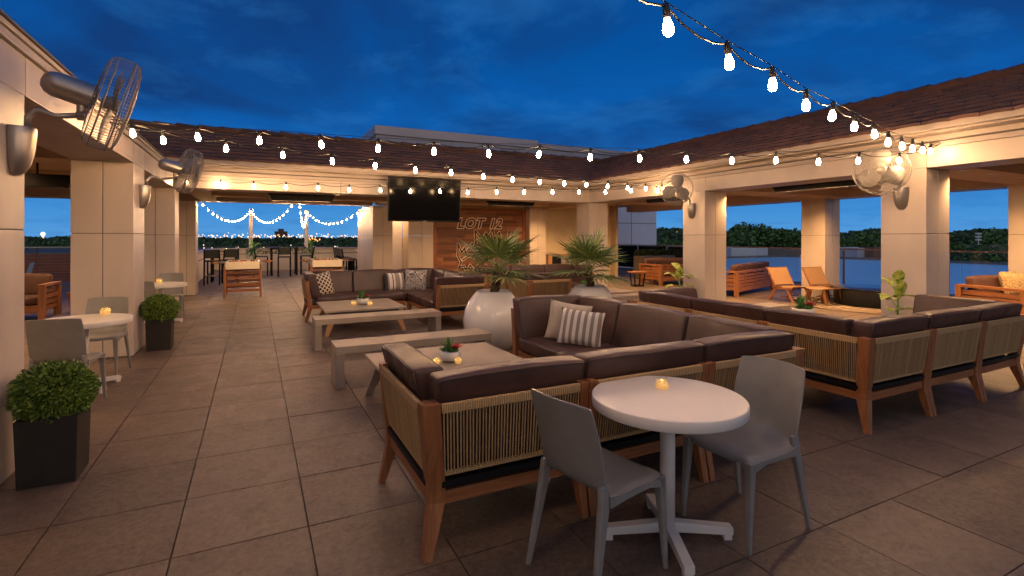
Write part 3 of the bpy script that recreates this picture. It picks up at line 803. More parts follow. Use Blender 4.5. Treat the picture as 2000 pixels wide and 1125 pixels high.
def candle(lbl,x,y,z,r=.033,glow=True):
    t=thing('candle_holder',lbl,'candle holder',(x,y,z),0,'gold candle holders')
    m=MB(); pr=[]
    for i in range(11):
        a=-pi/2+.35+(pi-.85)*i/10; pr.append((r*cos(a),r*.9*sin(a)+r*.88))
    m.lathe(pr+[(pr[-1][0]-.002,pr[-1][1]-.001),(pr[-1][0]-.004,pr[-1][1]-.012)],24); 
    m.obj('glass_ball','gold',t)
    if glow:
        m=MB(); m.lathe([(r*.45,r*.8),(r*.5,r*1.5),(.0001,r*1.52)],16); m.obj('candle','candle_glow',t)
candle('gold ball candle holder on the front white bistro table',1.97,2.115,.72,.036)
candle('left gold ball beside the succulent bowl on the front coffee table',1.475,4.46,.40)
candle('right gold ball beside the succulent bowl on the front coffee table',1.655,4.385,.40)
candle('left gold ball by the bowl on the far left coffee table',1.50,8.95,.40,.045)
candle('right gold ball by the bowl on the far left coffee table',1.74,8.80,.40,.045)
candle('small silver rimmed candle bowl on the left bistro table',-1.42,6.82,.72,.048)
candle('candle bowl on the second left bistro table beside the boxwood',-1.55,11.2,.72,.05)
candle('glowing candle on the round black fire table',12.75,6.45,.39,.06)
# ---- potted palms
def palm(lbl,x,y,pr,trunk,crown,nf,seed,r0):
    rr=random.Random(seed)
    t=thing('potted_palm',lbl,'potted palm',(x,y,0),0,'fan palms in white pots')
    P=[(.17,.004),(.26,.03),(.36,.16),(.41,.30),(.425,.42),(.40,.55),(.34,.68),(.26,.78),(.225,.815),(.212,.80),(.212,.77)]
    m=MB(); m.lathe([(a*pr,b) for a,b in P],56); m.obj('pot','pot_white',t)
    m=MB(); m.lathe([(.212*pr,.77),(.1,.785),(.0001,.79)],24); m.obj('soil','soil',t)
    m=MB(); pts=[];rs=[]
    for i in range(12):
        f=i/11; pts.append((.02*sin(f*5)+trunk[0]*f,trunk[1]*f,.77+f*trunk[2])); rs.append((.062-.012*f)*(1+.12*((i%2)*2-1)))
    m.tube(pts,rs,12)
    for i in range(60):
        f=rr.uniform(0,1); a=rr.uniform(0,2*pi); b=Vector((trunk[0]*f+.05*cos(a),trunk[1]*f+.05*sin(a),.77+f*trunk[2])); m.leaf(b,(cos(a),sin(a),.9),(0,0,1),.06,.014,.1,2)
    m.obj('trunk','dark_trunk',t)
    top=Vector((trunk[0],trunk[1],.77+trunk[2]))
    for k in range(nf):
        a=2*pi*k/nf*1.0+rr.uniform(-.25,.25)+k*2.4; el=[1.15,.8,.45,.1,-.15][k%5]+rr.uniform(-.15,.15)
        d=Vector((cos(a)*cos(el),sin(a)*cos(el),sin(el))); PL=rr.uniform(.20,.30)*crown
        m=MB(); mid=top+d*PL*.5+Vector((0,0,.02)); hub=top+d*PL+Vector((0,0,-.03*max(0,.8-el)))
        m.tube([tuple(top),tuple(mid),tuple(hub)],[.009,.006,.005],6)
        # fan of segments
        up=Vector((0,0,1)); sd=d.cross(up); sd=sd.normalized() if sd.length>.05 else Vector((1,0,0)); nn=sd.cross(d).normalized()
        ns=22; R0=r0*rr.uniform(.85,1.1)
        for i in range(ns):
            th=(i/(ns-1)-.5)*rad(235); dirv=(d*cos(th)+sd*sin(th)).normalized(); dirv=(dirv+nn*(.16*abs(sin(th)))).normalized()
            L=R0*(.72+.28*cos(th*.8))*rr.uniform(.9,1.08)
            m.leaf(hub,dirv,nn,L,L*.034,.14+.14*rr.random(),5,.35)
        m.obj('frond','palm_leaf',t)
palm('fan palm in the large white pot beside the front sofa, before the sign wall',2.96,6.47,1.0,(.06,-.03,.30),1.3,17,3,.45)
palm('fan palm in the second white round pot, in front of the corner column',4.58,6.47,.97,(.0,.02,.26),1.25,18,9,.46)
# ---- boxwood planters
def boxwood(lbl,x,y,w,h,r,seed,n):
    rr=random.Random(seed)
    t=thing('boxwood_planter',lbl,'planter',(x,y,0),0,'clipped boxwoods in black planters')
    m=MB(); s0=w/2*.93; s1=w/2
    m.loft([[(-s0,-s0,.0),(s0,-s0,.0),(s0,s0,.0),(-s0,s0,.0)],[(-s1,-s1,h),(s1,-s1,h),(s1,s1,h),(-s1,s1,h)],[(-s1+.02,-s1+.02,h),(s1-.02,-s1+.02,h),(s1-.02,s1-.02,h),(-s1+.02,s1-.02,h)],[(-s1+.02,-s1+.02,h-.05),(s1-.02,-s1+.02,h-.05),(s1-.02,s1-.02,h-.05),(-s1+.02,s1-.02,h-.05)]])
    m.obj('planter_box','dark_wicker',t,bev=.004)
    m=MB(); cz=h+r*.62; 
    for i in range(n):
        z=rr.uniform(-.82,1); a=rr.uniform(0,2*pi); q=math.sqrt(max(0,1-z*z)); rad_=r*(rr.uniform(.80,1.03)**1.0)*(1+.05*sin(5*a+z*6)+.04*sin(9*a-z*11))
        c=Vector((q*cos(a)*rad_,q*sin(a)*rad_,cz+z*rad_*.88)); nrm=(c-Vector((0,0,cz))).normalized()
        dd=(nrm+Vector((rr.uniform(-.8,.8),rr.uniform(-.8,.8),rr.uniform(-.5,.9)))).normalized()
        m.leaf(c,dd,nrm,r*.115,r*.035,.1,2,.2)
    m.obj('foliage','boxwood',t)
    m=MB(); m.ball((0,0,cz),r*.80,14,10,sq=.85); m.obj('twigs','soil',t)
boxwood('clipped boxwood ball in a black square planter at the near left column',-1.16,4.30,.31,.42,.205,5,9000)
boxwood('second boxwood ball in a black planter at the next column along the walkway',-1.175,8.57,.30,.42,.215,6,6000)
# ---- leafy plants by the columns
def dief(lbl,x,y,z0,spec):
    t=thing('leafy_plant',lbl,'plant',(x,y,0),0,'yellow green leafy plants by the right columns')
    m=MB(); m.lathe([(.12,.004),(.15,.08),(.155,.30),(.14,.30),(.0001,.27)],24); m.obj('pot','pot_white',t)
    m=MB(); m.tube([(0,0,.27),(.01,0,z0-.1),(0,.0,z0+.17)],[.016,.013,.008],8)
    for a,el,L,zb in spec:
        d=Vector((cos(a)*cos(el),sin(a)*cos(el),sin(el))); m.tube([(0,0,zb),tuple(Vector((0,0,zb))+d*.09)],.005,6)
    m.obj('stem','fern',t)
    for a,el,L,zb in spec:
        d=Vector((cos(a)*cos(el),sin(a)*cos(el),sin(el)))
        m=MB(); m.leaf(Vector((0,0,zb))+d*.08,d,(0,0,1),L,L*.27,.35 if el<.9 else .1,8,.35); m.obj('leaf','dieffenbachia',t)
import itertools
def spec(seed,n,zl,zh,base):
    r_=random.Random(seed); return [(base+ i*2.4+r_.uniform(-.3,.3),[.35,.1,.8,1.15,.3][i%5]+r_.uniform(-.1,.1),r_.uniform(.27,.36),zl+(zh-zl)*i/n) for i in range(n)]
dief('tall leafy plant with yellow green leaves at the foot of the near right column',8.0,3.97,.72,spec(1,9,.50,.86,3.6))
dief('smaller leafy plant with yellow green leaves at the foot of the middle right column',8.02,8.1,.62,spec(4,8,.5,.84,3.3))
t=thing('leafy_plant','small bright green plant behind the second palm trunk, on the far coffee table','plant',(6.2,8.95,.4),0)
m=MB()
for i in range(40):
    a=R.uniform(0,2*pi); el=R.uniform(.3,1.4); m.leaf((.0,.0,.1),(cos(a)*cos(el),sin(a)*cos(el),sin(el)),(0,0,1),R.uniform(.1,.24),.03,.2,3,.3)
m.obj('foliage','fern',t)
m=MB(); m.lathe([(.06,.002),(.1,.05),(.09,.1),(.0001,.09)],20); m.obj('bowl','bowl_white',t)
# ---- bistro tables and chairs
def bistro(lbl,x,y,r=.385,z=.72,rz=0.):
    t=thing('bistro_table',lbl,'table',(x,y,0),rz,'round white bistro tables')
    m=MB(); m.lathe([(r-.008,z-.055),(r-.002,z-.053),(r,z-.049),(r,z-.006),(r-.004,z-.001),(r-.01,z),(.0001,z)],72); m.obj('table_top','white_lacquer',t)
    m=MB(); m.lathe([(.038,.06),(.038,z-.06)],24); m.lathe([(.12,z-.065),(.12,z-.055)],24); m.obj('column','white_metal',t)
    for k in range(4):
        a=pi/2*k; m=MB(); M=RZ(a); m.loft([[(0.03,-.025,.045),(0.03,.025,.045),(0.03,.025,.095),(0.03,-.025,.095)],[(.33,-.025,.028),(.33,.025,.028),(.33,.025,.066),(.33,-.025,.066)]],M=M); m.box(.285,.325,-.022,.022,0.001,.03,M=M); m.obj('foot','white_metal',t,bev=.002)
    return t
def chair(lbl,x,y,rz,grp='grey moulded chairs at the bistro tables'):
    # faces local +Y
    t=thing('plastic_chair',lbl,'chair',(x,y,0),rz,grp)
    prof=[(.232,.422,.196),(.226,.436,.198),(.205,.447,.202),(.15,.452,.208),(.06,.443,.212),(-.04,.436,.210),(-.12,.442,.205),(-.175,.462,.200),(-.205,.505,.198),(-.222,.56,.199),(-.242,.66,.202),(-.266,.75,.200),(-.290,.832,.193),(-.294,.846,.190),(-.295,.851,.189)]
    US=[-1,-.975,-.86,-.6,-.3,0,.3,.6,.86,.975,1]; vs=[];fs=[];n=10
    for i,(y_,z_,hw) in enumerate(prof):
        seat=i<8
        for k in range(n+1):
            s_=US[k]; xx=s_*hw
            if seat: zz=z_+.014*s_*s_*(1 if 0<i<6 else .4)-(.024*max(0,abs(s_)-.86)/.14); yy=y_-(.018*s_*s_ if i<2 else 0)
            else:
                zz=z_-(.012*s_**4 if i>=11 else 0); yy=y_+.042*s_*s_
            vs.append((xx,yy,zz))
    W_=n+1
    for i in range(len(prof)-1):
        for k in range(n): fs.append((i*W_+k,(i+1)*W_+k,(i+1)*W_+k+1,i*W_+k+1))
    m=MB(); m.add(vs,fs,True); m.obj('seat_shell','gray_plastic',t,subd=2,solid=.011)
    # side aprons joining legs
    for s in (-1,1):
        m=MB(); secs=[]
        for y_,zt,h in ((.20,.437,.045),(.1,.440,.022),(-.05,.437,.022),(-.16,.456,.05)):
            secs.append([(s*.205,y_,zt-h),(s*.213,y_,zt-h),(s*.213,y_,zt),(s*.205,y_,zt)])
        m.loft(secs); m.obj('side_rail','gray_plastic',t)
    for s in (-1,1):
        for nm,pts,sz in (('leg',[(s*.190,.200,.440),(s*.193,.205,.36),(s*.205,.228,.0)],[(.046,.046),(.040,.040),(.020,.022)]),('leg',[(s*.183,-.172,.50),(s*.188,-.182,.40),(s*.212,-.262,.0)],[(.026,.052),(.034,.050),(.020,.024)])):
            m=MB(); m.post(pts,sz); m.obj(nm,'gray_plastic',t,bev=.007)
    return t
bistro('front white round bistro table between two grey chairs',1.90,2.0,.385,.735,rad(-26.6))
bistro('white bistro table at the left between two columns, next to the near boxwood',-1.55,6.62,.40,.72,rad(40))
bistro('second left bistro table beyond the far boxwood planter',-1.5,11.05,.40,.72,rad(10))
chair('grey chair left of the front bistro table, its back to the camera',1.457,1.98,rad(-79))
chair('grey chair right of the front bistro table, turned toward it',2.37,1.93,rad(93))
chair('grey chair with its back to the camera behind the near boxwood planter',-1.52,5.98,rad(-6))
chair('grey chair beyond the left bistro table, against the second column',-1.55,7.24,rad(176))
chair('grey chair behind the far boxwood planter, seen from its back',-1.62,10.2,rad(-4))
chair('grey chair beyond the second left bistro table',-1.45,11.75,rad(182))
bistro('white bistro table in front of the slat wall in the left wing',-7.1,18.2,.40,.72)
chair('grey chair near the slat wall, beyond the left teak sofa',-5.75,18.6,rad(120))
# ---- pillows
def pillow(lbl,x,y,z,w,h,th,mat,rz,tilt,roll=0):
    o=None; m=MB()
    n=12; vs=[];fs=[]
    def P(i,j,s):
        u=-1+2*i/n; v=-1+2*j/n; e=(1-abs(u)**2.6)*(1-abs(v)**2.6); e=max(0,e)**.5
        pin=1-.07*(1-abs(v)**2)*(abs(u)**3); pin2=1-.07*(1-abs(u)**2)*(abs(v)**3)
        return (u*w/2*pin,s*th/2*e,v*h/2*pin2)
    for s in (-1,1):
        for j in range(n+1):
            for i in range(n+1): vs.append(P(i,j,s))
    K=(n+1)**2
    for j in range(n):
        for i in range(n):
            a=j*(n+1)+i; fs.append((a,a+1,a+n+2,a+n+1)); fs.append((K+a,K+a+n+1,K+a+n+2,K+a+1))
    m.add(vs,fs,True); o=m.obj('throw_pillow',mat)
    o.location=(x,y,z); o.rotation_euler=(tilt,roll,rz); tag(o,lbl,'pillow',None); return o
pillow('plain beige pillow behind the striped one on the front sofa',3.02,4.66,.64,.46,.42,.15,'linen',rad(-40),rad(-14),rad(8))
pillow('grey and white striped pillow on the front sectional sofa',2.98,4.37,.625,.46,.37,.15,'stripe_cloth',rad(-46),rad(-18),rad(5))
pillow('black and cream lattice pillow at the left end of the far left sofa',1.16,10.50,.64,.46,.46,.15,'lattice_cloth',rad(24),rad(-16),rad(-8))
pillow('dark banded pillow next to the paisley one on the far left sofa',2.62,10.62,.63,.50,.38,.14,'banded_cloth',rad(8),rad(-16))
pillow('pale paisley pillow at the inner corner of the far left sofa',3.02,10.52,.65,.46,.46,.15,'paisley_cloth',rad(-14),rad(-16),rad(3))
# ---- television
t=thing('television','black flat television hung from the back beam of the courtyard','television',(3.53,11.52,2.41),rad(0))
t.rotation_euler=(rad(5),0,0)
m=MB(); m.box(-.86,.86,-.03,.03,-.50,.50); m.obj('housing','black',t,bev=.006)
m=MB(); m.box(-.835,.835,-.034,-.0305,-.465,.478); m.obj('screen','screen',t)
m=MB(); m.box(-.05,.05,-.034,-.0305,-.492,-.478); m.obj('badge','steel',t)
m=MB(); m.box(-.3,.3,.03,.09,-.2,.3); m.box(-.1,.1,.09,.38,.15,.27); m.obj('wall_mount','black',t)
# ---- patio heaters
def heater(lbl,x,y,z,L,rz):
    t=thing('ceiling_heater',lbl,'heater',(x,y,z),rz,'black heaters under the arcade ceilings')
    m=MB(); m.loft([[(-L/2,-.13,.10),(-L/2+.10,-.09,-.10),(-L/2+.10,.09,-.10),(-L/2,.13,.10)],[(L/2,-.13,.10),(L/2-.10,-.09,-.10),(L/2-.10,.09,-.10),(L/2,.13,.10)]]); m.obj('housing','black',t,bev=.008)
    m=MB(); 
    for k in range(5): m.box(-L/2+.14,L/2-.14,-.075+k*.034,-.063+k*.034,-.108,-.101)
    m.obj('grille','steel',t)
    for s in (-1,1):
        m=MB(); m.box(s*L*.3-.012,s*L*.3+.012,-.012,.012,.10,2.78-z); m.obj('hanger','black',t)
heater('long black heater under the right wing ceiling between the near and middle columns',9.45,5.95,2.56,2.0,rad(90))
heater('black heater under the right wing ceiling beside the middle column fan',9.45,9.7,2.56,2.0,rad(90))
heater('black heater under the back wing ceiling above the sign wall',6.6,13.2,2.56,1.55,0)
heater('black heater under the back wing ceiling above the far terrace opening',1.0,13.0,2.50,1.5,0)
heater('black heater under the left wing ceiling between the first two columns',-3.8,10.6,2.45,2.4,rad(4))
# ---- wall fans
def fan(lbl,bx,by,side,cage,axis,spread=1.):
    t=thing('wall_fan',lbl,'fan',(bx,by,2.14),0,'wall fans on the arcade columns')
    s=side
    m=MB(); secs=[]
    for z_,w,d in ((-.19,.020,.020),(-.185,.045,.045),(-.165,.070,.075),(-.12,.094,.108),(-.06,.108,.130),(.0,.115,.140),(.06,.119,.147),(.125,.121,.15),(.13,.119,.148)):
        secs.append([(s*(.002+d*.8*sin(pi*q/12)**.7),-w*.78*cos(pi*q/12),z_) for q in range(13)])
    m.loft(secs,True,True); m.obj('mounting_box','steel',t,bev=.004)
    A=Vector(axis).normalized(); C=Vector(cage)-Vector((bx,by,2.14)); mot=C-A*.17
    e=mot+Vector((0,0,-.15)); p0=Vector((s*.075,0,.12)); 
    m=MB(); m.tube([tuple(p0),tuple(p0+Vector((0,0,.08))),tuple(p0+Vector((s*.03,0,.125))+(e-p0)*.04),tuple(p0+(e-p0)*.25+Vector((0,0,.10))),tuple(p0*.5+e*.5+Vector((0,0,.04))),tuple(e)],.019,12); m.obj('arm','steel',t)
    q=Vector((0,0,1)).rotation_difference(A).to_matrix().to_4x4()
    Mq=T(C)@q
    m=MB(); m.bar([tuple(e+Vector((0,-.02,-.02))),tuple(e+Vector((0,.02,.03)))],.05,.06); m.tube([tuple(e),tuple(mot+Vector((0,0,-.03)))],.028,10); m.obj('clevis','steel',t,bev=.004)
    m=MB(); m.lathe([(.0001,-.385),(.04,-.378),(.070,-.352),(.084,-.31),(.088,-.12),(.092,-.11),(.085,-.09),(.02,-.088)],28,Mq); m.obj('motor','steel',t)
    # cage
    m=MB(); Rr=.33
    def ring(r_,z_,w): m.tube([tuple(Mq@Vector((r_*cos(2*pi*k/40),r_*sin(2*pi*k/40),z_))) for k in range(41)],w,5,cap=False)
    ring(Rr,-.05,.005); ring(Rr,.05,.005); ring(Rr*.94,.085,.003); ring(Rr*.93,-.085,.003); ring(.14,.11,.004); ring(.11,.11,.004); ring(.05,.112,.005); ring(.20,.106,.0025); ring(.26,.099,.0025); ring(.12,-.11,.004)
    N=80
    for k in range(N):
        a=2*pi*k/N; c_,s_=cos(a),sin(a)
        pts=[(.05,.112),(.14,.112),(.27,.098),(.315,.075),(.33,.04),(.33,-.04),(.315,-.075),(.27,-.10),(.12,-.112)]
        m.tube([tuple(Mq@Vector((r_*c_,r_*s_,z_))) for r_,z_ in pts],.0014,4,cap=False)
    m.obj('cage','wire',t)
    m=MB(); m.lathe([(.0001,.118),(.045,.114),(.05,.108),(.0001,.104)],20,Mq); m.obj('badge_plate','wire',t)
    m=MB(); m.lathe([(.045,-.06),(.045,.04),(.0001,.045)],16,Mq); m.obj('hub','blade_metal',t)
    for k in range(3):
        m=MB(); Mk=Mq@Matrix.Rotation(2*pi*k/3+.4,4,'Z'); vs=[];fs=[]
        for i in range(7):
            f=i/6; r_=.04+f*.25; w0=.05+.095*sin(pi*min(1,f*.75+.1)); tw=.38-.18*f
            vs+=[(r_,-w0*cos(tw)*.8,-w0*sin(tw)*.5),(r_,0,0),(r_*.96,w0*cos(tw),w0*sin(tw)*.5)]
        for i in range(6):
            a=i*3; fs+=[(a,a+1,a+4,a+3),(a+1,a+2,a+5,a+4)]
        m.add(vs,fs,True,Mk); m.obj('blade','blade_metal',t,solid=.003)
    return t
fan('large steel wall fan on the nearest left column, seen from the side',XL,4.44,1,(-.90,4.50,2.49),(.94,.26,-.27))
fan('smaller looking wall fan on the second left column above the bistro table',XL,8.62,1,(-.88,8.95,2.53),(.90,.38,-.22))
fan('wall fan on the middle right column, facing the courtyard',XR,8.08,-1,(7.79,7.95,2.55),(-.80,-.56,-.13))
fan('wall fan on the near right column where the string lights end',XR,4.1,-1,(7.70,4.02,2.47),(-.90,-.40,-.10))
# ---- string lights
def string(lbl,anchor0,start,step,n,zs,anchor1,grp='string lights over the courtyard'):
    t=thing('string_light',lbl,'string lights',(0,0,0),0,grp)
    bp=[Vector((start[0]+step[0]*i,start[1]+step[1]*i,zs(i)+R.uniform(-.012,.012))) for i in range(n)]
    pts=[Vector(anchor0)]; tops=[b+Vector((0,0,.115)) for b in bp]
    allp=[Vector(anchor0)]+tops+[Vector(anchor1)]
    for a,b in zip(allp,allp[1:]):
        for k in range(1,5):
            f=k/4; p=a.lerp(b,f); p.z-=.05*4*f*(1-f)*min(1,(b-a).length/.62); pts.append(p)
    m=MB(); m.tube([tuple(p) for p in pts],.0055,6); m.obj('cable','cable',t)
    m=MB(); m.tube([tuple(p+Vector((0,.0,+.018))) for i,p in enumerate(allp)],.003,5); m.obj('support_wire','cable',t)
    for b in bp:
        tl=R.uniform(-.12,.12); M=T(b+Vector((0,0,.115)))@Matrix.Rotation(tl,4,'X')@Matrix.Rotation(R.uniform(-.15,.15),4,'Y')
        m=MB(); m.lathe([(.0001,.012),(.012,.010),(.016,-.01),(.017,-.055),(.014,-.06)],12,M); sk=m.obj('socket','cable',t)
        m=MB(); m.lathe([(.012,-.058),(.014,-.068),(.0215,-.088),(.0245,-.108),(.022,-.126),(.012,-.138),(.0001,-.141)],12,M); m.obj('bulb','bulb',sk)
    return t
def sag(z0,zm,z1,n):
    def f(i):
        x=i/(n-1); return z0*(1-x)+z1*x-4*x*(1-x)*((z0+z1)/2-zm)
    return f
E1=(-1.36,6.55,2.75)
string('nearest string of lights sweeping from the right column over the camera',(XR-.02,3.62,2.83),(8.14,3.64),(-.59,-.172),16,lambda i:2.462+.0035*(i-8)**2 if i<8 else 2.462+.0018*(i-8)**2,(-1.36,.75,2.8))
string('string of lights running from the near right column across to the left wing',(XR-.02,3.62,2.83),(7.69,3.79),(-.588,.177),16,sag(2.556,2.49,2.60,16),E1)
string('string of lights running from the middle right column across to the left wing',(XR-.02,8.68,2.83),(8.09,8.68),(-.599,-.136),16,sag(2.60,2.515,2.575,16),E1)
string('string of lights crossing the television along the back beam',(XR-.02,9.1,2.8),(8.2,8.97),(-.587,.180),17,sag(2.607,2.50,2.61,17),(-1.39,11.8,2.75))
def swag(lbl,a,b,sg,n):
    t=thing('swag_light',lbl,'string lights',(0,0,0),0,'swag lights on the far terrace')
    a=Vector(a);b=Vector(b); pts=[]
    for i in range(n*2+1):
        f=i/(n*2); p=a.lerp(b,f); p.z-=sg*4*f*(1-f); pts.append(p)
    m=MB(); m.tube([tuple(p) for p in pts],.008,5); m.obj('cable','cable',t)
    for i in range(n):
        m=MB(); m.ball(tuple(pts[2*i+1]+Vector((0,0,-.06))),.021,8,6); m.obj('bulb','swag_bulb',t)
PL=(-.17,28.2,2.93); PR=(2.37,28.2,2.93)
swag('left swag of bulbs from the left column to the left post',(-1.38,16.9,2.6),PL,.55,15)
swag('swag of bulbs from the ceiling heater bay to the left post',(1.05,16.6,2.62),PL,.60,15)
swag('short swag of bulbs dropping steeply to the right post',(1.2,16.6,2.62),PR,.75,15)
swag('right swag of bulbs from the right post to the white column',PR,(3.2,16.8,2.62),.62,15)
# ---- football tables
def foos(lbl,x,y,rz=0):
    t=thing('foosball_table',lbl,'game table',(x,y,0),rz,'foosball tables')
    w,l=.38,.66
    m=MB(); m.box(-w,w,-l,-l+.03,.74,.93); m.box(-w,w,l-.03,l,.74,.93); m.box(-w,-w+.03,-l+.031,l-.031,.741,.929); m.box(w-.03,w,-l+.031,l-.031,.741,.929); m.box(-w+.03,w-.03,-l+.03,l-.03,.745,.76); m.obj('cabinet','foos_white',t,bev=.004)
    m=MB(); m.box(-w+.032,w-.032,-l+.032,l-.032,.78,.79); m.obj('playing_field','field_green',t)
    for sx in (-1,1):
        for sy in (-1,1):
            m=MB(); m.post([(sx*(w+.02),sy*(l-.05),.80),(sx*(w+.03),sy*(l-.03),0.015)],[(.05,.07),(.045,.06)]); m.obj('leg','teak_z',t,bev=.003)
            m=MB(); m.lathe([(.03,.0),(.03,.02)],12,c=(sx*(w+.03),sy*(l-.03),0)); m.obj('foot','steel',t)
    for z in (.66,.52,.36,.20):
        for sy in (-1,1): m=MB(); m.box(-w-.005,w+.005,sy*(l-.05)-.012,sy*(l-.05)+.012,z-.03,z+.03); m.obj('end_slat','teak_x',t)
    for i in range(8):
        yy=-l+.15+i*(2*l-.3)/7; s=1 if i%2 else -1; off=.13*R.uniform(-1,1)
        m=MB(); m.tube([(-w-.16+off*.5,yy,.90),(w+.16+off*.5,yy,.90)],.008,6); rod=m.obj('rod','steel',t)
        m=MB(); e=s*(w+.16)+off*.5; m.tube([(e,yy,.90),(e+s*.12,yy,.90)],.018,8); m.obj('handle','teak_x',rod)
        m=MB()
        for k in range(3 if i%3 else 2): xx=-.2+k*.2+off*.5; m.box(xx-.013,xx+.013,yy-.01,yy+.01,.83,.94)
        m.obj('players','teak_z' if s>0 else 'succ_red',rod)
foos('wood and white foosball table at the centre of the opening, nearer one',-.27,15.35)
foos('wood and white foosball table partly behind the far left sofa',1.80,15.4,rad(-2))
# ---- high tables and stools on the far terrace
def stool(lbl,x,y,rz,grp,sh=.75,bh=1.15,w=.22,mat='black'):
    t=thing('bar_stool',lbl,'stool',(x,y,0),rz,grp)
    for sx in (-1,1):
        m=MB(); m.bar([(sx*w,-w-.04,0),(sx*w,-w,sh),(sx*(w-.01),-w-.06,bh)],.04,.04); m.obj('rear_leg',mat,t)
        m=MB(); m.bar([(sx*w,w,0),(sx*w,w,sh)],.04,.04); m.obj('front_leg',mat,t)
    m=MB(); m.box(-w-.01,w+.01,-w,w+.01,sh,sh+.05); m.obj('seat','charcoal_fabric',t,bev=.008)
    m=MB(); m.loft([[(-w+.02,-w-.03,sh+.12),(w-.02,-w-.03,sh+.12),(w-.02,-w-.005,sh+.12),(-w+.02,-w-.005,sh+.12)],[(-w+.02,-w-.07,bh),(w-.02,-w-.07,bh),(w-.02,-w-.045,bh),(-w+.02,-w-.045,bh)]]); m.obj('backrest','charcoal_fabric',t,bev=.004)
    m=MB(); m.box(-w,w,w-.01,w+.01,.25,.28); m.obj('footrest','steel',t); m=MB(); m.box(-w,w,-w-.04,-w-.02,.3,.33); m.obj('footrest','steel',t)
    return t
def hightable(lbl,x,y,w,d,h,mat='black',rz=0):
    t=thing('bar_table',lbl,'table',(x,y,0),rz,'high tables on the far terrace')
    m=MB(); m.box(-w,w,-d,d,h-.04,h); m.obj('table_top',mat,t,bev=.004)
    for sx in (-1,1):
        for sy in (-1,1):
            m=MB(); m.box(min(sx*(w-.02),sx*(w-.09)),max(sx*(w-.02),sx*(w-.09)),min(sy*(d-.02),sy*(d-.09)),max(sy*(d-.02),sy*(d-.09)),0,h-.042); m.obj('leg','black',t)
hightable('black square high table in the middle of the far terrace',1.08,23.2,.52,.45,1.12)
st0=stool('black stool in front of the middle high table on the far terrace',1.05,22.2,0,'stools on the far terrace')
dup(st0,(.25,23.1,0),rad(-90),'black stool at the left end of the middle high table')
dup(st0,(1.95,23.1,0),rad(90),'black stool at the right end of the middle high table')
hightable('high table with a candle at the left corner of the far terrace',-.95,20.6,.42,.35,1.08,'teak_x')
dup(st0,(-1.2,19.4,0),rad(-8),'black stool in front of the left corner high table')
dup(st0,(-.75,20.0,0),rad(10),'black stool right behind the front one at the left corner high table')
candle('tiny glowing candle on the left corner high table of the far terrace',-.9,20.5,1.08,.05)
t=thing('bar_counter','long bar counter at the right of the far terrace','counter',(3.75,19.6,0))
m=MB(); m.box(-.2,.2,-1.3,1.3,1.06,1.10); m.obj('counter_top','teak_y',t); m=MB(); m.box(.0,.1,-1.2,1.2,0,1.06); m.obj('counter_base','black',t)
for k,nm in enumerate(('nearest','second','third','farthest')): dup(st0,(2.98+.02*k,18.9+.62*k,0),rad(-84),nm+' of the four black stools in a row at the far terrace counter','row of stools at the counter')
def fern(lbl,x,y,h,n,seed):
    rr=random.Random(seed); t=thing('tall_plant',lbl,'plant',(x,y,0),0,'tall green plants on the far terrace')
    m=MB(); m.lathe([(.14,0),(.19,.1),(.2,.42),(.18,.42),(.0001,.38)],20); m.obj('pot','pot_white',t)
    m=MB()
    for i in range(5): a=rr.uniform(0,6.3); m.tube([(0,0,.38),(.06*cos(a),.06*sin(a),h*.55)],.012,6)
    m.obj('stem','fern',t)
    m=MB()
    for i in range(n):
        z=rr.uniform(.42,h); a=rr.uniform(0,2*pi); el=rr.uniform(.1,1.2); m.leaf((.05*cos(a),.05*sin(a),z),(cos(a)*cos(el),sin(a)*cos(el),sin(el)),(0,0,1),rr.uniform(.3,.5),.05,.35,4,.2)
    m.obj('foliage','fern',t)
fern('tall green plant left of the middle high table',-.05,23.9,1.35,46,1)
fern('tall green plant right of the middle high table',2.22,23.9,1.35,46,2)
def hedge(lbl,x,y,L,h,z0,seed,w=.3,parentpot='trim',rz=0,n=900):
    rr=random.Random(seed); t=thing('hedge_planter',lbl,'planter',(x,y,0),rz)
    m=MB(); m.box(-L/2,L/2,-w/2,w/2,0,z0); m.obj('box',parentpot,t,bev=.005)
    m=MB()
    for i in range(n):
        c=(rr.uniform(-L/2,L/2),rr.uniform(-w/2,w/2),z0+rr.uniform(0,h)*rr.uniform(.7,1)); m.leaf(c,(rr.uniform(-1,1),rr.uniform(-1,1),rr.uniform(0,1.3)),(0,0,1),.09,.02,.1,2,.2)
    m.obj('foliage','hedge',t)
hedge('low hedge in a long planter behind the middle high table of the far terrace',1.1,26.6,2.9,.35,.75,3)
hedge('dark clipped hedge in a long planter behind the teak sofa, before the lilac wall',13.6,15.0,1.7,.22,.86,4,.4,'trim_dark',0,1500)
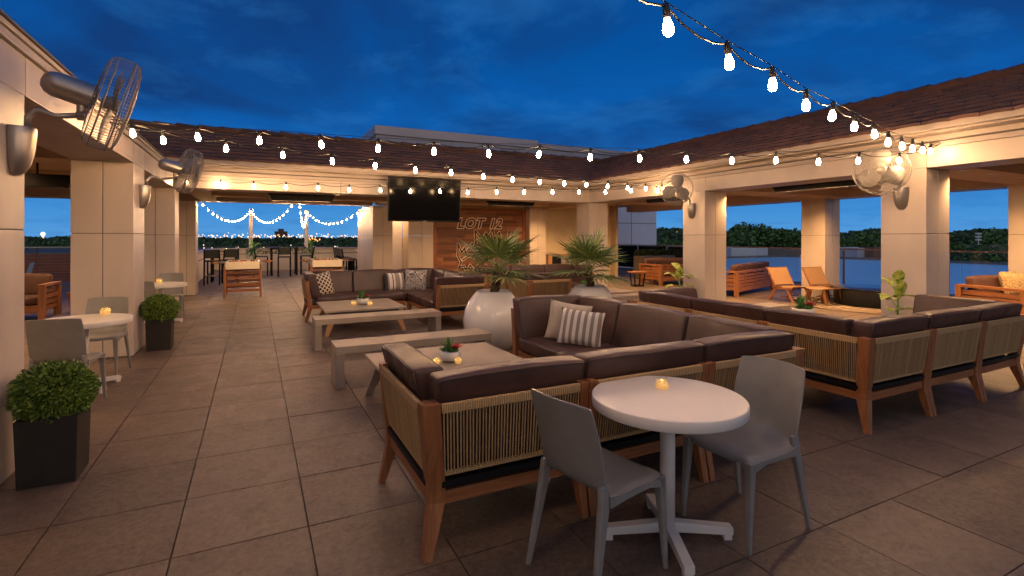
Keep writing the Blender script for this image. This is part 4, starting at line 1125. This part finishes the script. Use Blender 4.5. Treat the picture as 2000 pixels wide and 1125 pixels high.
# ---- teak sofas
def teak_sofa(lbl,x,y,rz,W2=1.1,D=.9,arm=.62,ch=.80,slats=4,nc=2,grp='slatted teak sofas'):
    # local: front towards -Y, back at +Y side (y=D)
    t=thing('teak_sofa',lbl,'sofa',(x,y,0),rz,grp)
    p=.05
    for sx in (-1,1):
        for yy in (p,D-p):
            m=MB(); m.box(sx*W2-(p if sx>0 else -p)-p,sx*W2-(p if sx>0 else -p)+p,yy-p,yy+p,0,arm-.001); m.obj('leg','teak_z',t,bev=.004)
        xa=sx*(W2-p)
        m=MB(); m.box(xa-p-.005,xa+p+.005,0,D,arm,arm+.05); m.obj('armrest','teak_y',t,bev=.004)
        for k in range(slats):
            z=.17+k*(arm-.19)/slats; m=MB(); m.box(xa-.015,xa+.015,2*p+.001,D-2*p-.001,z,z+(arm-.19)/slats*.78); m.obj('arm_slat','teak_y',t)
    m=MB(); m.box(-W2+2*p,W2-2*p,p-.02,p+.02,.14,.28); m.obj('front_rail','teak_x',t,bev=.003)
    m=MB(); m.box(-W2+2*p,W2-2*p,D-p-.02,D-p+.02,arm-.02,arm+.05); m.box(-W2+2*p,W2-2*p,D-p-.02,D-p+.02,.12,.24); m.obj('back_rail','teak_x',t,bev=.003)
    for k in range(slats):
        z=.25+k*(arm-.28)/slats; m=MB(); m.box(-W2+2*p,W2-2*p,D-p-.012,D-p+.012,z,z+(arm-.28)/slats*.75); m.obj('back_slat','teak_x',t)
    for f in (-.5,0,.5):
        m=MB(); m.box(f*W2*1.1-.03,f*W2*1.1+.03,D-p-.025,D-p+.025,.241,arm-.021); m.obj('back_stile','teak_z',t)
    iw=(2*W2-4*p)/nc
    for k in range(nc):
        cx=-W2+2*p+iw*(k+.5)
        m=MB(); m.rbox(cx,D/2-.02,.36,iw/2-.004,D/2-.09,.075,.035,3,puff=.1,seg=5); m.obj('seat_cushion','outdoor_fabric',t)
        m=MB(); m.rbox(cx,0,0,iw/2-.006,.085,.20,.05,3,puff=.14,seg=5,fn=lambda q:(q.x,D-.2+q.y+q.z*.25,.62+q.z)); m.obj('back_cushion','outdoor_fabric',t)
    return t
teak_sofa('teak sofa in the left wing with a slatted arm, seen between the first two columns',-4.62,12.45,0,1.12,.95,.62)
teak_sofa('teak sofa in the far right corner behind the middle column, facing the courtyard',12.72,12.55,rad(2),1.12,1.0,.62)
teak_sofa('teak sofa seen from behind, right of the middle right column',12.14,10.55,rad(199),1.4,.95,.62,slats=4,nc=3)
teak_sofa('dark cushioned teak sofa farther out beyond the one seen from behind',13.2,13.3,rad(150),1.1,.9,.60)
teak_sofa('teak sofa at the right edge with a patterned pillow, beside the glass railing',12.5,3.5,rad(-14),1.1,1.12,.63)
pillow('textured tan pillow on the teak sofa at the right edge',12.12,4.15,.70,.46,.42,.16,'boucle_cloth',rad(-24),rad(-16))
pillow('second tan pillow tucked behind the textured one at the right edge',12.42,4.32,.72,.46,.42,.16,'boucle_cloth',rad(-10),rad(-14))
def sidetable(lbl,x,y,r,h):
    t=thing('side_table',lbl,'table',(x,y,0),0,'small teak side tables')
    m=MB(); m.lathe([(r-.01,h-.045),(r,h-.04),(r,h-.005),(r-.006,h),(.0001,h)],32); m.obj('table_top','teak_x',t)
    for k in range(4):
        a=pi/2*k+.5; m=MB(); m.bar([(r*.82*cos(a),r*.82*sin(a),h-.046),(r*.62*cos(a),r*.62*sin(a),0)],.045,.02); m.obj('leg','black',t)
    m=MB(); m.lathe([(r*.6,.02),(r*.6,.04),(r*.5,.04),(r*.5,.02)],24); m.obj('base_ring','black',t)
sidetable('round teak side table left of the far right teak sofa',10.85,12.75,.30,.47)
t=thing('side_table','square teak side table beyond the arm of the left teak sofa','table',(-3.1,13.6,0),0,'small teak side tables')
m=MB(); m.box(-.3,.3,-.3,.3,.38,.43); m.obj('table_top','teak_x',t,bev=.003)
for sx in (-1,1):
    for sy in (-1,1): m=MB(); m.post([(sx*.26,sy*.26,.38),(sx*.22,sy*.22,0)],[(.05,.05),(.04,.04)]); m.obj('leg','teak_z',t)
# ---- woven lounge chairs
def lounge(lbl,x,y,rz):
    # faces local +Y
    t=thing('lounge_chair',lbl,'chair',(x,y,0),rz,'woven lounge chairs by the fire table'); w=.29
    for s in (-1,1):
        m=MB(); m.bar([(s*w,-.36,0),(s*w,-.10,.34),(s*w,.02,.36)],.035,.05); m.obj('rear_leg','teak_y',t,bev=.004)
        m=MB(); m.bar([(s*w,.36,0),(s*w,.18,.34)],.035,[.035,.055]); m.obj('front_leg','teak_y',t,bev=.004)
        m=MB(); m.bar([(s*w,.34,.34),(s*w,.0,.31),(s*w,-.22,.33)],.035,.045); m.obj('side_rail','teak_y',t,bev=.004)
        m=MB(); m.bar([(s*w,-.10,.27),(s*w,-.40,.80)],.035,.04); m.obj('back_post','teak_z',t,bev=.004)
    m=MB(); m.bar([(-w,.0,.12),(w,.0,.12)],.03,.02); m.bar([(-w-.02,-.39,.79),(w+.02,-.39,.79)],.03,.03); m.obj('cross_rail','teak_x',t)
    vs=[];fs=[];n=8
    pr=[(-.16,.36),(-.02,.345),(.12,.35),(.26,.37),(.38,.385)]
    for y_,z_ in pr: vs+=[(-w+.0,y_,z_),(w-.0,y_,z_)]
    for i in range(len(pr)-1): a=i*2; fs.append((a,a+1,a+3,a+2))
    m=MB(); m.add(vs,fs,True); m.obj('seat_weave','cane',t,solid=.02)
    m=MB(); m.add([(-w+.01,-.155,.38),(w-.01,-.155,.38),(w-.01,-.385,.785),(-w+.01,-.385,.785)],[(0,1,2,3)]); m.obj('back_weave','cane',t,solid=.02)
    return t
lounge('woven lounge chair with teak legs, left one of the pair at the fire table',11.68,8.15,rad(172))
lounge('woven lounge chair with teak legs, right one in front of the outer column',12.45,7.75,rad(172))
def ottoman(lbl,x,y,rz):
    t=thing('footstool',lbl,'footstool',(x,y,0),rz,'woven footstools')
    vs=[];fs=[]
    for i in range(9):
        f=-1+2*i/8; vs+=[(-.27,f*.26,.36+.035*f*f),(.27,f*.26,.36+.035*f*f)]
    for i in range(8): a=i*2; fs.append((a,a+1,a+3,a+2))
    m=MB(); m.add(vs,fs,True); m.obj('seat_weave','cane',t,solid=.02)
    for sx in (-1,1):
        for s in (-1,1): m=MB(); m.bar([(sx*.25,s*.20,.36),(sx*.25,s*.28,0)],.03,.04); m.obj('leg','teak_z',t)
ottoman('woven footstool with splayed legs in front of the left lounge chair',11.75,7.35,rad(-8))
ottoman('woven footstool between the right lounge chair and the fire table',12.75,7.9,rad(-8))
t=thing('fire_table','low round black fire table standing on the ringed rug','table',(12.75,6.7,0))
m=MB(); m.lathe([(.88,.01),(.89,.03),(.89,.36),(.88,.375)],72); m.obj('drum','black',t)
m=MB(); m.lathe([(.90,.377),(.905,.38),(.905,.39),(.90,.393),(.0001,.393)],72); m.obj('top','black_gloss',t)
m=MB(); m.lathe([(1.72,.004),(1.72,.014),(.0001,.015)],80); o=m.obj('round_rug','rug',None,loc=(12.7,6.75,0)); tag(o,'round cream rug with curved brown rings under the fire table','rug')
# ================================================================ SURROUNDINGS
GZ=-13.
m=MB(); 
N=48
vs=[(0,0,GZ)]; rings=[60,200,420,900,2500,9000]
def gh(x,y,r):
    return GZ+ (0 if r<300 else min(1,(r-300)/600)*(3+4*sin(x*.004+1)*cos(y*.003)))
for rr_ in rings:
    for k in range(N):
        a=2*pi*k/N; x,y=rr_*sin(a),rr_*cos(a); vs.append((x,y,gh(x,y,rr_)))
fs=[(0,1+(k+1)%N,1+k) for k in range(N)]
for i in range(len(rings)-1):
    for k in range(N):
        q=(k+1)%N; a=1+i*N; b=1+(i+1)*N; fs.append((a+k,a+q,b+q,b+k))
m.add(vs,fs); struct(m.obj('ground','turf'))
def polar(u,d):  # u: bearing as tangent from the view axis, d: depth (metres)
    r=(u-1000)/1001.; s,c=sin(YAW),cos(YAW)
    return ((s+r*c)*d,(c-r*s)*d)
# tower under the terrace
b=thing('host_building','lower storeys of the building that carries the terrace','building')
m=MB(); m.box(-9.4,17.1,-2.6,16.3,-13,-.62); m.box(-9.4,4.4,16.3,29.2,-13,-.62); m.box(11.9,17.1,16.3,22,-13,-.62); m.obj('walls','far_wall',b)
# flat roofs of neighbours
def far_building(lbl,cx,cy,w,d,z,h0=GZ,mat='far_wall',roofmat='roof_membrane',rz=0,cat='building',extras=True,seed=1):
    rr=random.Random(seed)
    t=thing('flat_roofed_building',lbl,cat,(cx,cy,0),rz)
    m=MB(); m.box(-w/2,w/2,-d/2,d/2,h0,z); m.obj('walls',mat,t)
    m=MB(); e=.25
    m.box(-w/2,w/2,-d/2,-d/2+e,z+.01,z+.5); m.box(-w/2,w/2,d/2-e,d/2,z+.01,z+.5); m.box(-w/2,-w/2+e,-d/2+e,d/2-e,z+.01,z+.5); m.box(w/2-e,w/2,-d/2+e,d/2-e,z+.01,z+.5); m.obj('parapet',mat,t)
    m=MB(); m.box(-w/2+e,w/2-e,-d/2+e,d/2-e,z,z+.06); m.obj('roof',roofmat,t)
    if extras:
        for i in range(5):
            x=rr.uniform(-.4,.4)*w; y=rr.uniform(-.4,.4)*d; m=MB(); m.box(x-1.2,x+1.2,y-.8,y+.8,z+.07,z+1.1); m.obj('roof_unit','far_white',t)
    return t
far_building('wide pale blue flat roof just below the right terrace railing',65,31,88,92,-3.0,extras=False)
x,y=polar(1685,124); far_building('grey flat roofed building beyond the pale roof, between the right columns',x,y,9,9,-1.4,mat='far_white',rz=rad(-25),extras=False)
x,y=polar(1712,119); far_building('small brown block on the far edge of the pale roof',x,y,5,5,-1.2,mat='far_brick',rz=rad(-25),extras=False)
x,y=polar(1448,127); far_building('white box building seen under the handrail right of the middle column',x,y,9,8,-1.5,mat='far_white',rz=rad(-25),extras=False)
x,y=polar(1512,130); far_building('dark flat building next to the white box under the handrail',x,y,12,8,-1.7,mat='far_wall',rz=rad(-25),extras=False)
x,y=polar(1305,135); far_building('long low shed with a pale roof left of the middle right column',x,y,22,14,-1.8,mat='far_wall',rz=rad(-25),seed=5)
x,y=polar(540,170); far_building('very wide grey roof beyond the far terrace parapet',x,y+10,150,60,-2.6,mat='far_wall',roofmat='far_lot',extras=False)
x,y=polar(95,150); far_building('low grey roofs beyond the slat wall on the left',x,y,40,26,-4,mat='far_wall',roofmat='far_lot',seed=3)
x,y=polar(1945,138); far_building('small house with a grey roof among the trees at the far right',x,y,10,8,-1.0,mat='far_wall',roofmat='gray_cladding',rz=rad(-30),extras=False)
# tower block on the horizon
x,y=polar(549,900)
t=thing('tower_block','dark brown tower block on the horizon between the two terrace posts','building',(x,y,0),rad(-5))
m=MB(); m.box(-10,10,-8,8,GZ,12); m.obj('walls','far_brick',t); m=MB(); m.box(-4.5,4.5,-5,5,12.1,16.5); m.obj('roof_house','far_brick',t)
for i in range(6):
    for k in range(7): m=MB(); m.box(-8.8+i*3.1,-7.2+i*3.1,-8.1,-8.0,-9+k*3,-7.6+k*3); m.obj('window','black',t)
x,y=polar(84,600)
t=thing('water_tower','white lit water tower on the horizon at the left','tower',(x,y,0))
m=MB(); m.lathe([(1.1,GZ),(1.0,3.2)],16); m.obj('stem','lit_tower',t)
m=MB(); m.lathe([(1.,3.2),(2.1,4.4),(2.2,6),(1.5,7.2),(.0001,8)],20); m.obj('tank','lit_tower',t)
x,y=polar(1322,330)
t=thing('church_steeple','thin white church steeple rising from the trees','tower',(x,y,0))
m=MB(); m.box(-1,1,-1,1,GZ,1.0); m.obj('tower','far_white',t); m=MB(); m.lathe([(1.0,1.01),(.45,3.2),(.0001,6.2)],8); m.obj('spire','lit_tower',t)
# lamp posts and floodlight poles
def pole(lbl,u,d,zt,lit=None,flood=False):
    x,y=polar(u,d); t=thing('light_mast' if flood else 'street_lamp',lbl,'lamp post',(x,y,0))
    m=MB(); m.tube([(0,0,GZ),(0,0,zt)],[.22,.12],6); m.obj('pole','far_white',t)
    if flood:
        m=MB()
        for k in range(3): m.box(-1.6,1.6,-.15,.15,zt-.2-k*.9,zt+.25-k*.9)
        m.obj('lamp_bank','far_white',t)
    else:
        m=MB(); m.box(-1.1,1.1,-.25,.25,zt,zt+.25); m.obj('lamp_head','city_white' if lit else 'far_white',t)
pole('unlit floodlight mast among the trees at the far right',1911,150,2.6,flood=True)
pole('floodlight mast right of the big tree behind the railing',1538,170,2.9,flood=True)
pole('thin pole left of the big tree behind the railing',1424,160,3.4)
pole('lit street lamp, left of two beyond the right railing',1679,190,-.1,1)
pole('lit street lamp, brighter right one beyond the right railing',1701,170,.0,1)
pole('lit street lamp near the church steeple',1312,260,-1.2,1)
pole('second lit street lamp right of the church steeple',1327,240,-1.3,1)
pole('lit lamp post at the left above the slat wall',60,160,-3.0,1)
# city lights: uncountable specks on the horizon
m=MB(); mo=MB(); rr=random.Random(11)
for i in range(230):
    u=rr.choice([rr.uniform(385,702)]*6+[rr.uniform(1418,1560),rr.uniform(1640,1720)])
    d=rr.uniform(520,900); x,y=polar(u,d); z=rr.gauss(2.6,1.3)
    if u>1000: z+=2
    s=rr.uniform(.35,1.0)*d/1000*1.5
    (m if rr.random()<.8 else mo).ball((x,y,z),s,5,4)
for i in range(26):
    u=rr.uniform(395,700); d=rr.uniform(110,200); x,y=polar(u,d); m.ball((x,y,rr.uniform(-3.0,-.6)),.16,5,4)
for i in range(9):
    u=rr.uniform(604,625); d=300; x,y=polar(u,d); mo.ball((x,y,rr.uniform(-.6,1.6)),.4,5,4)
for u in (1437,1445,1449,1455): x,y=polar(u,800); m.ball((x,y,12.5+rr.uniform(-.5,.5)),.9,5,4)
tag(m.obj('city_lights','city_white'),'scattered white city lights along the horizon','city lights',None,'stuff')
tag(mo.obj('city_lights','city_orange'),'scattered orange city lights along the horizon','city lights',None,'stuff')
# woods
def crown(m,c,rx,rz_,n,rr,ls=1.):
    # several offset lobes for an uneven outline
    lobes=[(Vector((rr.uniform(-.5,.5)*rx,rr.uniform(-.5,.5)*rx,rr.uniform(-.3,.55)*rz_)),rr.uniform(.45,.75)) for _ in range(6)]
    c=Vector(c)
    for i in range(n):
        o,k=rr.choice(lobes); z=rr.uniform(-.6,1); a=rr.uniform(0,2*pi); q=math.sqrt(max(0,1-z*z)); f=rr.uniform(.6,1.04)
        p=c+o+Vector((q*cos(a)*rx*k*f,q*sin(a)*rx*k*f,z*rz_*k*f))
        d=Vector((rr.uniform(-1,1),rr.uniform(-1,1),rr.uniform(-.4,1))).normalized(); s=ls*rr.uniform(.6,1.2)
        sd=d.cross(Vector((rr.uniform(-1,1),rr.uniform(-1,1),1))).normalized()
        m.add([p-sd*s*.5,p+d*s*.6,p+sd*s*.5,p-d*s*.5],[(0,1,2,3)])
m=MB(); rr=random.Random(21)
for i in range(820):
    u=rr.choice([rr.uniform(20,150),rr.uniform(370,720),rr.uniform(370,720),rr.uniform(1270,1350),rr.uniform(1405,1740),rr.uniform(1405,1740),rr.uniform(1840,2010)])
    d=rr.uniform(180,700)**1.0; x,y=polar(u,d)
    top={True:1.0,False:3.4}[u<1000]
    if u>1000: top=.6+ (d/700)*10.5*(1+.25*sin(u*.03))
    elif u<200: top=-1+d/700*4.
    else: top=-2+(d/700)*4.0
    h=rr.uniform(4,7); crown(m,(x,y,top-h*.8+rr.uniform(-1.2,.5)),h*1.0,h*.8,95,rr,1.0+d*.0022)
tag(m.obj('distant_woodland','wood_leaf'),'dark woods stretching to the horizon around the town','woods',None,'stuff')
def tree(lbl,u,d,ztop,rx,seed,n=1500):
    rr=random.Random(seed); x,y=polar(u,d); t=thing('broadleaf_tree',lbl,'tree',(x,y,GZ),0,'trees beyond the terrace')
    H=ztop-GZ; m=MB(); m.tube([(0,0,0),(.1,.05,H*.3),(.0,.1,H*.55)],[.5,.35,.2],8)
    for k in range(6):
        a=k*1.05; m.tube([(0,.03,H*(.3+.04*k)),(cos(a)*rx*.4,sin(a)*rx*.4,H*(.55+.03*k)),(cos(a)*rx*.6,sin(a)*rx*.6,H*.72)],[.2,.1,.04],6)
    m.obj('trunk','bark',t)
    m=MB(); crown(m,(0,0,H-rx*.75),rx,rx*.8,n,rr,.9); m.obj('crown','tree_leaf',t)
tree('tallest broad tree behind the railing, right of the middle right column',1475,150,5.1,8.0,1,2600)
tree('round tree just left of the tallest one behind the railing',1446,142,3.2,6.,2)
tree('tree right of the tallest one behind the railing',1513,150,3.2,6.6,3)
tree('darker tree nearest the outer column, above the handrail',1552,148,3.0,6.4,4)
tree('wide tree in the gap left of the middle right column',1296,155,1.2,6.5,5)
tree('smaller tree hiding the foot of the church steeple',1337,152,.6,6.0,6)
tree('tree left in the gap between the right columns',1656,155,3.0,6.5,7)
tree('tree right in the gap between the right columns',1708,160,2.8,6.5,8)
tree('bushy tree at lower left in the far right opening',1880,134,.2,7.5,9,2200)
tree('bright bushy tree at the middle of the far right opening',1912,136,.0,7.,10)
tree('tall tree at the right of the far right opening',1950,158,3.2,7.5,11,2200)
tree('tree with a flat crown at the far right edge',1986,150,2.4,7.,12)
tree('tree on the left horizon beside the water tower',110,190,-.2,6.5,13)
tree('tree on the left seen just right of the first column',62,200,-.9,6.0,14)
# low palms beyond the railing
t=thing('palm_tree','dark palm tops just below the railing between the right columns','palm',(23.,9.0,-13.))
m=MB(); m.tube([(0,0,0),(.2,0,11.1)],[.2,.14],8); m.obj('trunk','bark',t)
m=MB()
for k in range(26):
    a=k*2.4; el=R.uniform(-.1,1.1); d=Vector((cos(a)*cos(el),sin(a)*cos(el),sin(el)))
    for q in range(13):
        th=(q/12-.5)*2.2; sd=d.cross(Vector((0,0,1))).normalized(); dv=(d*cos(th)+sd*sin(th)).normalized(); m.leaf(Vector((.2,0,11.1))+d*.6,dv,(0,0,1),.75,.03,.3,3)
m.obj('crown','tree_leaf',t)
# ================================================================ SKY, CAMERA, RENDER
w=bpy.data.worlds.new('World'); SC.world=w; w.use_nodes=True; nt=w.node_tree; nt.nodes.clear()
out=nt.nodes.new('ShaderNodeOutputWorld'); bg=nt.nodes.new('ShaderNodeBackground'); nt.links.new(bg.outputs[0],out.inputs[0])
tc=nt.nodes.new('ShaderNodeTexCoord'); sx=nt.nodes.new('ShaderNodeSeparateXYZ'); nt.links.new(tc.outputs['Generated'],sx.inputs[0])
base=ramp(nt,sx.outputs['Z'],[(0.0,(.085,.30,.64)),(.04,(.055,.26,.62)),(.10,(.020,.175,.53)),(.20,(.004,.105,.40)),(.34,(.0015,.075,.31)),(.6,(.003,.060,.26)),(1.,(.010,.065,.22))])
def wm(a,b_,op):
    n=nt.nodes.new('ShaderNodeMath'); n.operation=op
    for i,v in enumerate((a,b_)):
        if isinstance(v,(int,float)): n.inputs[i].default_value=v
        else: nt.links.new(v,n.inputs[i])
    return n.outputs[0]
zz=wm(wm(sx.outputs['Z'],.0,'MAXIMUM'),.16,'ADD'); cx=wm(sx.outputs['X'],zz,'DIVIDE'); cy=wm(sx.outputs['Y'],zz,'DIVIDE')
cb=nt.nodes.new('ShaderNodeCombineXYZ'); nt.links.new(cx,cb.inputs[0]); nt.links.new(cy,cb.inputs[1])
n1=noise(nt,cb.outputs[0],.85,7,.55,.5); n2=noise(nt,cb.outputs[0],2.2,6,.6,.3)
dark=ramp(nt,n1,[(.38,0.),(.58,.88)])
lo_=ramp(nt,sx.outputs['Z'],[(.05,0.),(.22,1.)]); dark=wm(dark,lo_,'MULTIPLY'); c=mix(nt,dark,base,(.006,.036,.150))
lite=ramp(nt,n2,[(.50,0.),(.70,.42)]); c=mix(nt,lite,c,(.020,.16,.46))
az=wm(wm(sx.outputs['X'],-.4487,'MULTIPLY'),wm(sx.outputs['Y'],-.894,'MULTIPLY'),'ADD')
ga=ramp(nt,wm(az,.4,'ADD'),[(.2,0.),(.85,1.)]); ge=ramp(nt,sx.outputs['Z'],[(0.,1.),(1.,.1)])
gm=wm(ga,ge,'MULTIPLY'); c=mix(nt,gm,c,(.60,.56,.54))  # pale glow added to the unseen sky behind the camera as fill light
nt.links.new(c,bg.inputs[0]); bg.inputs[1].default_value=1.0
cam=bpy.data.cameras.new('Camera'); co=bpy.data.objects.new('Camera',cam); COL.objects.link(co); SC.camera=co
cam.sensor_width=36; cam.lens=18.02; cam.clip_end=20000; cam.clip_start=.05
cam.shift_y=-(562.5-463.5)/2000
co.location=(0,0,CH); co.rotation_euler=(rad(90),0,-YAW)
SC.view_settings.view_transform='Standard'; SC.view_settings.look='None'; SC.view_settings.exposure=.14; SC.view_settings.gamma=1
cy_=SC.cycles; cy_.max_bounces=6; cy_.diffuse_bounces=4; cy_.glossy_bounces=3; cy_.transmission_bounces=3; cy_.transparent_max_bounces=40
cy_.sample_clamp_indirect=2.5; cy_.use_denoising=True; cy_.use_light_tree=True; cy_.caustics_reflective=False; cy_.caustics_refractive=False
cy_.use_adaptive_sampling=True; cy_.adaptive_threshold=.01
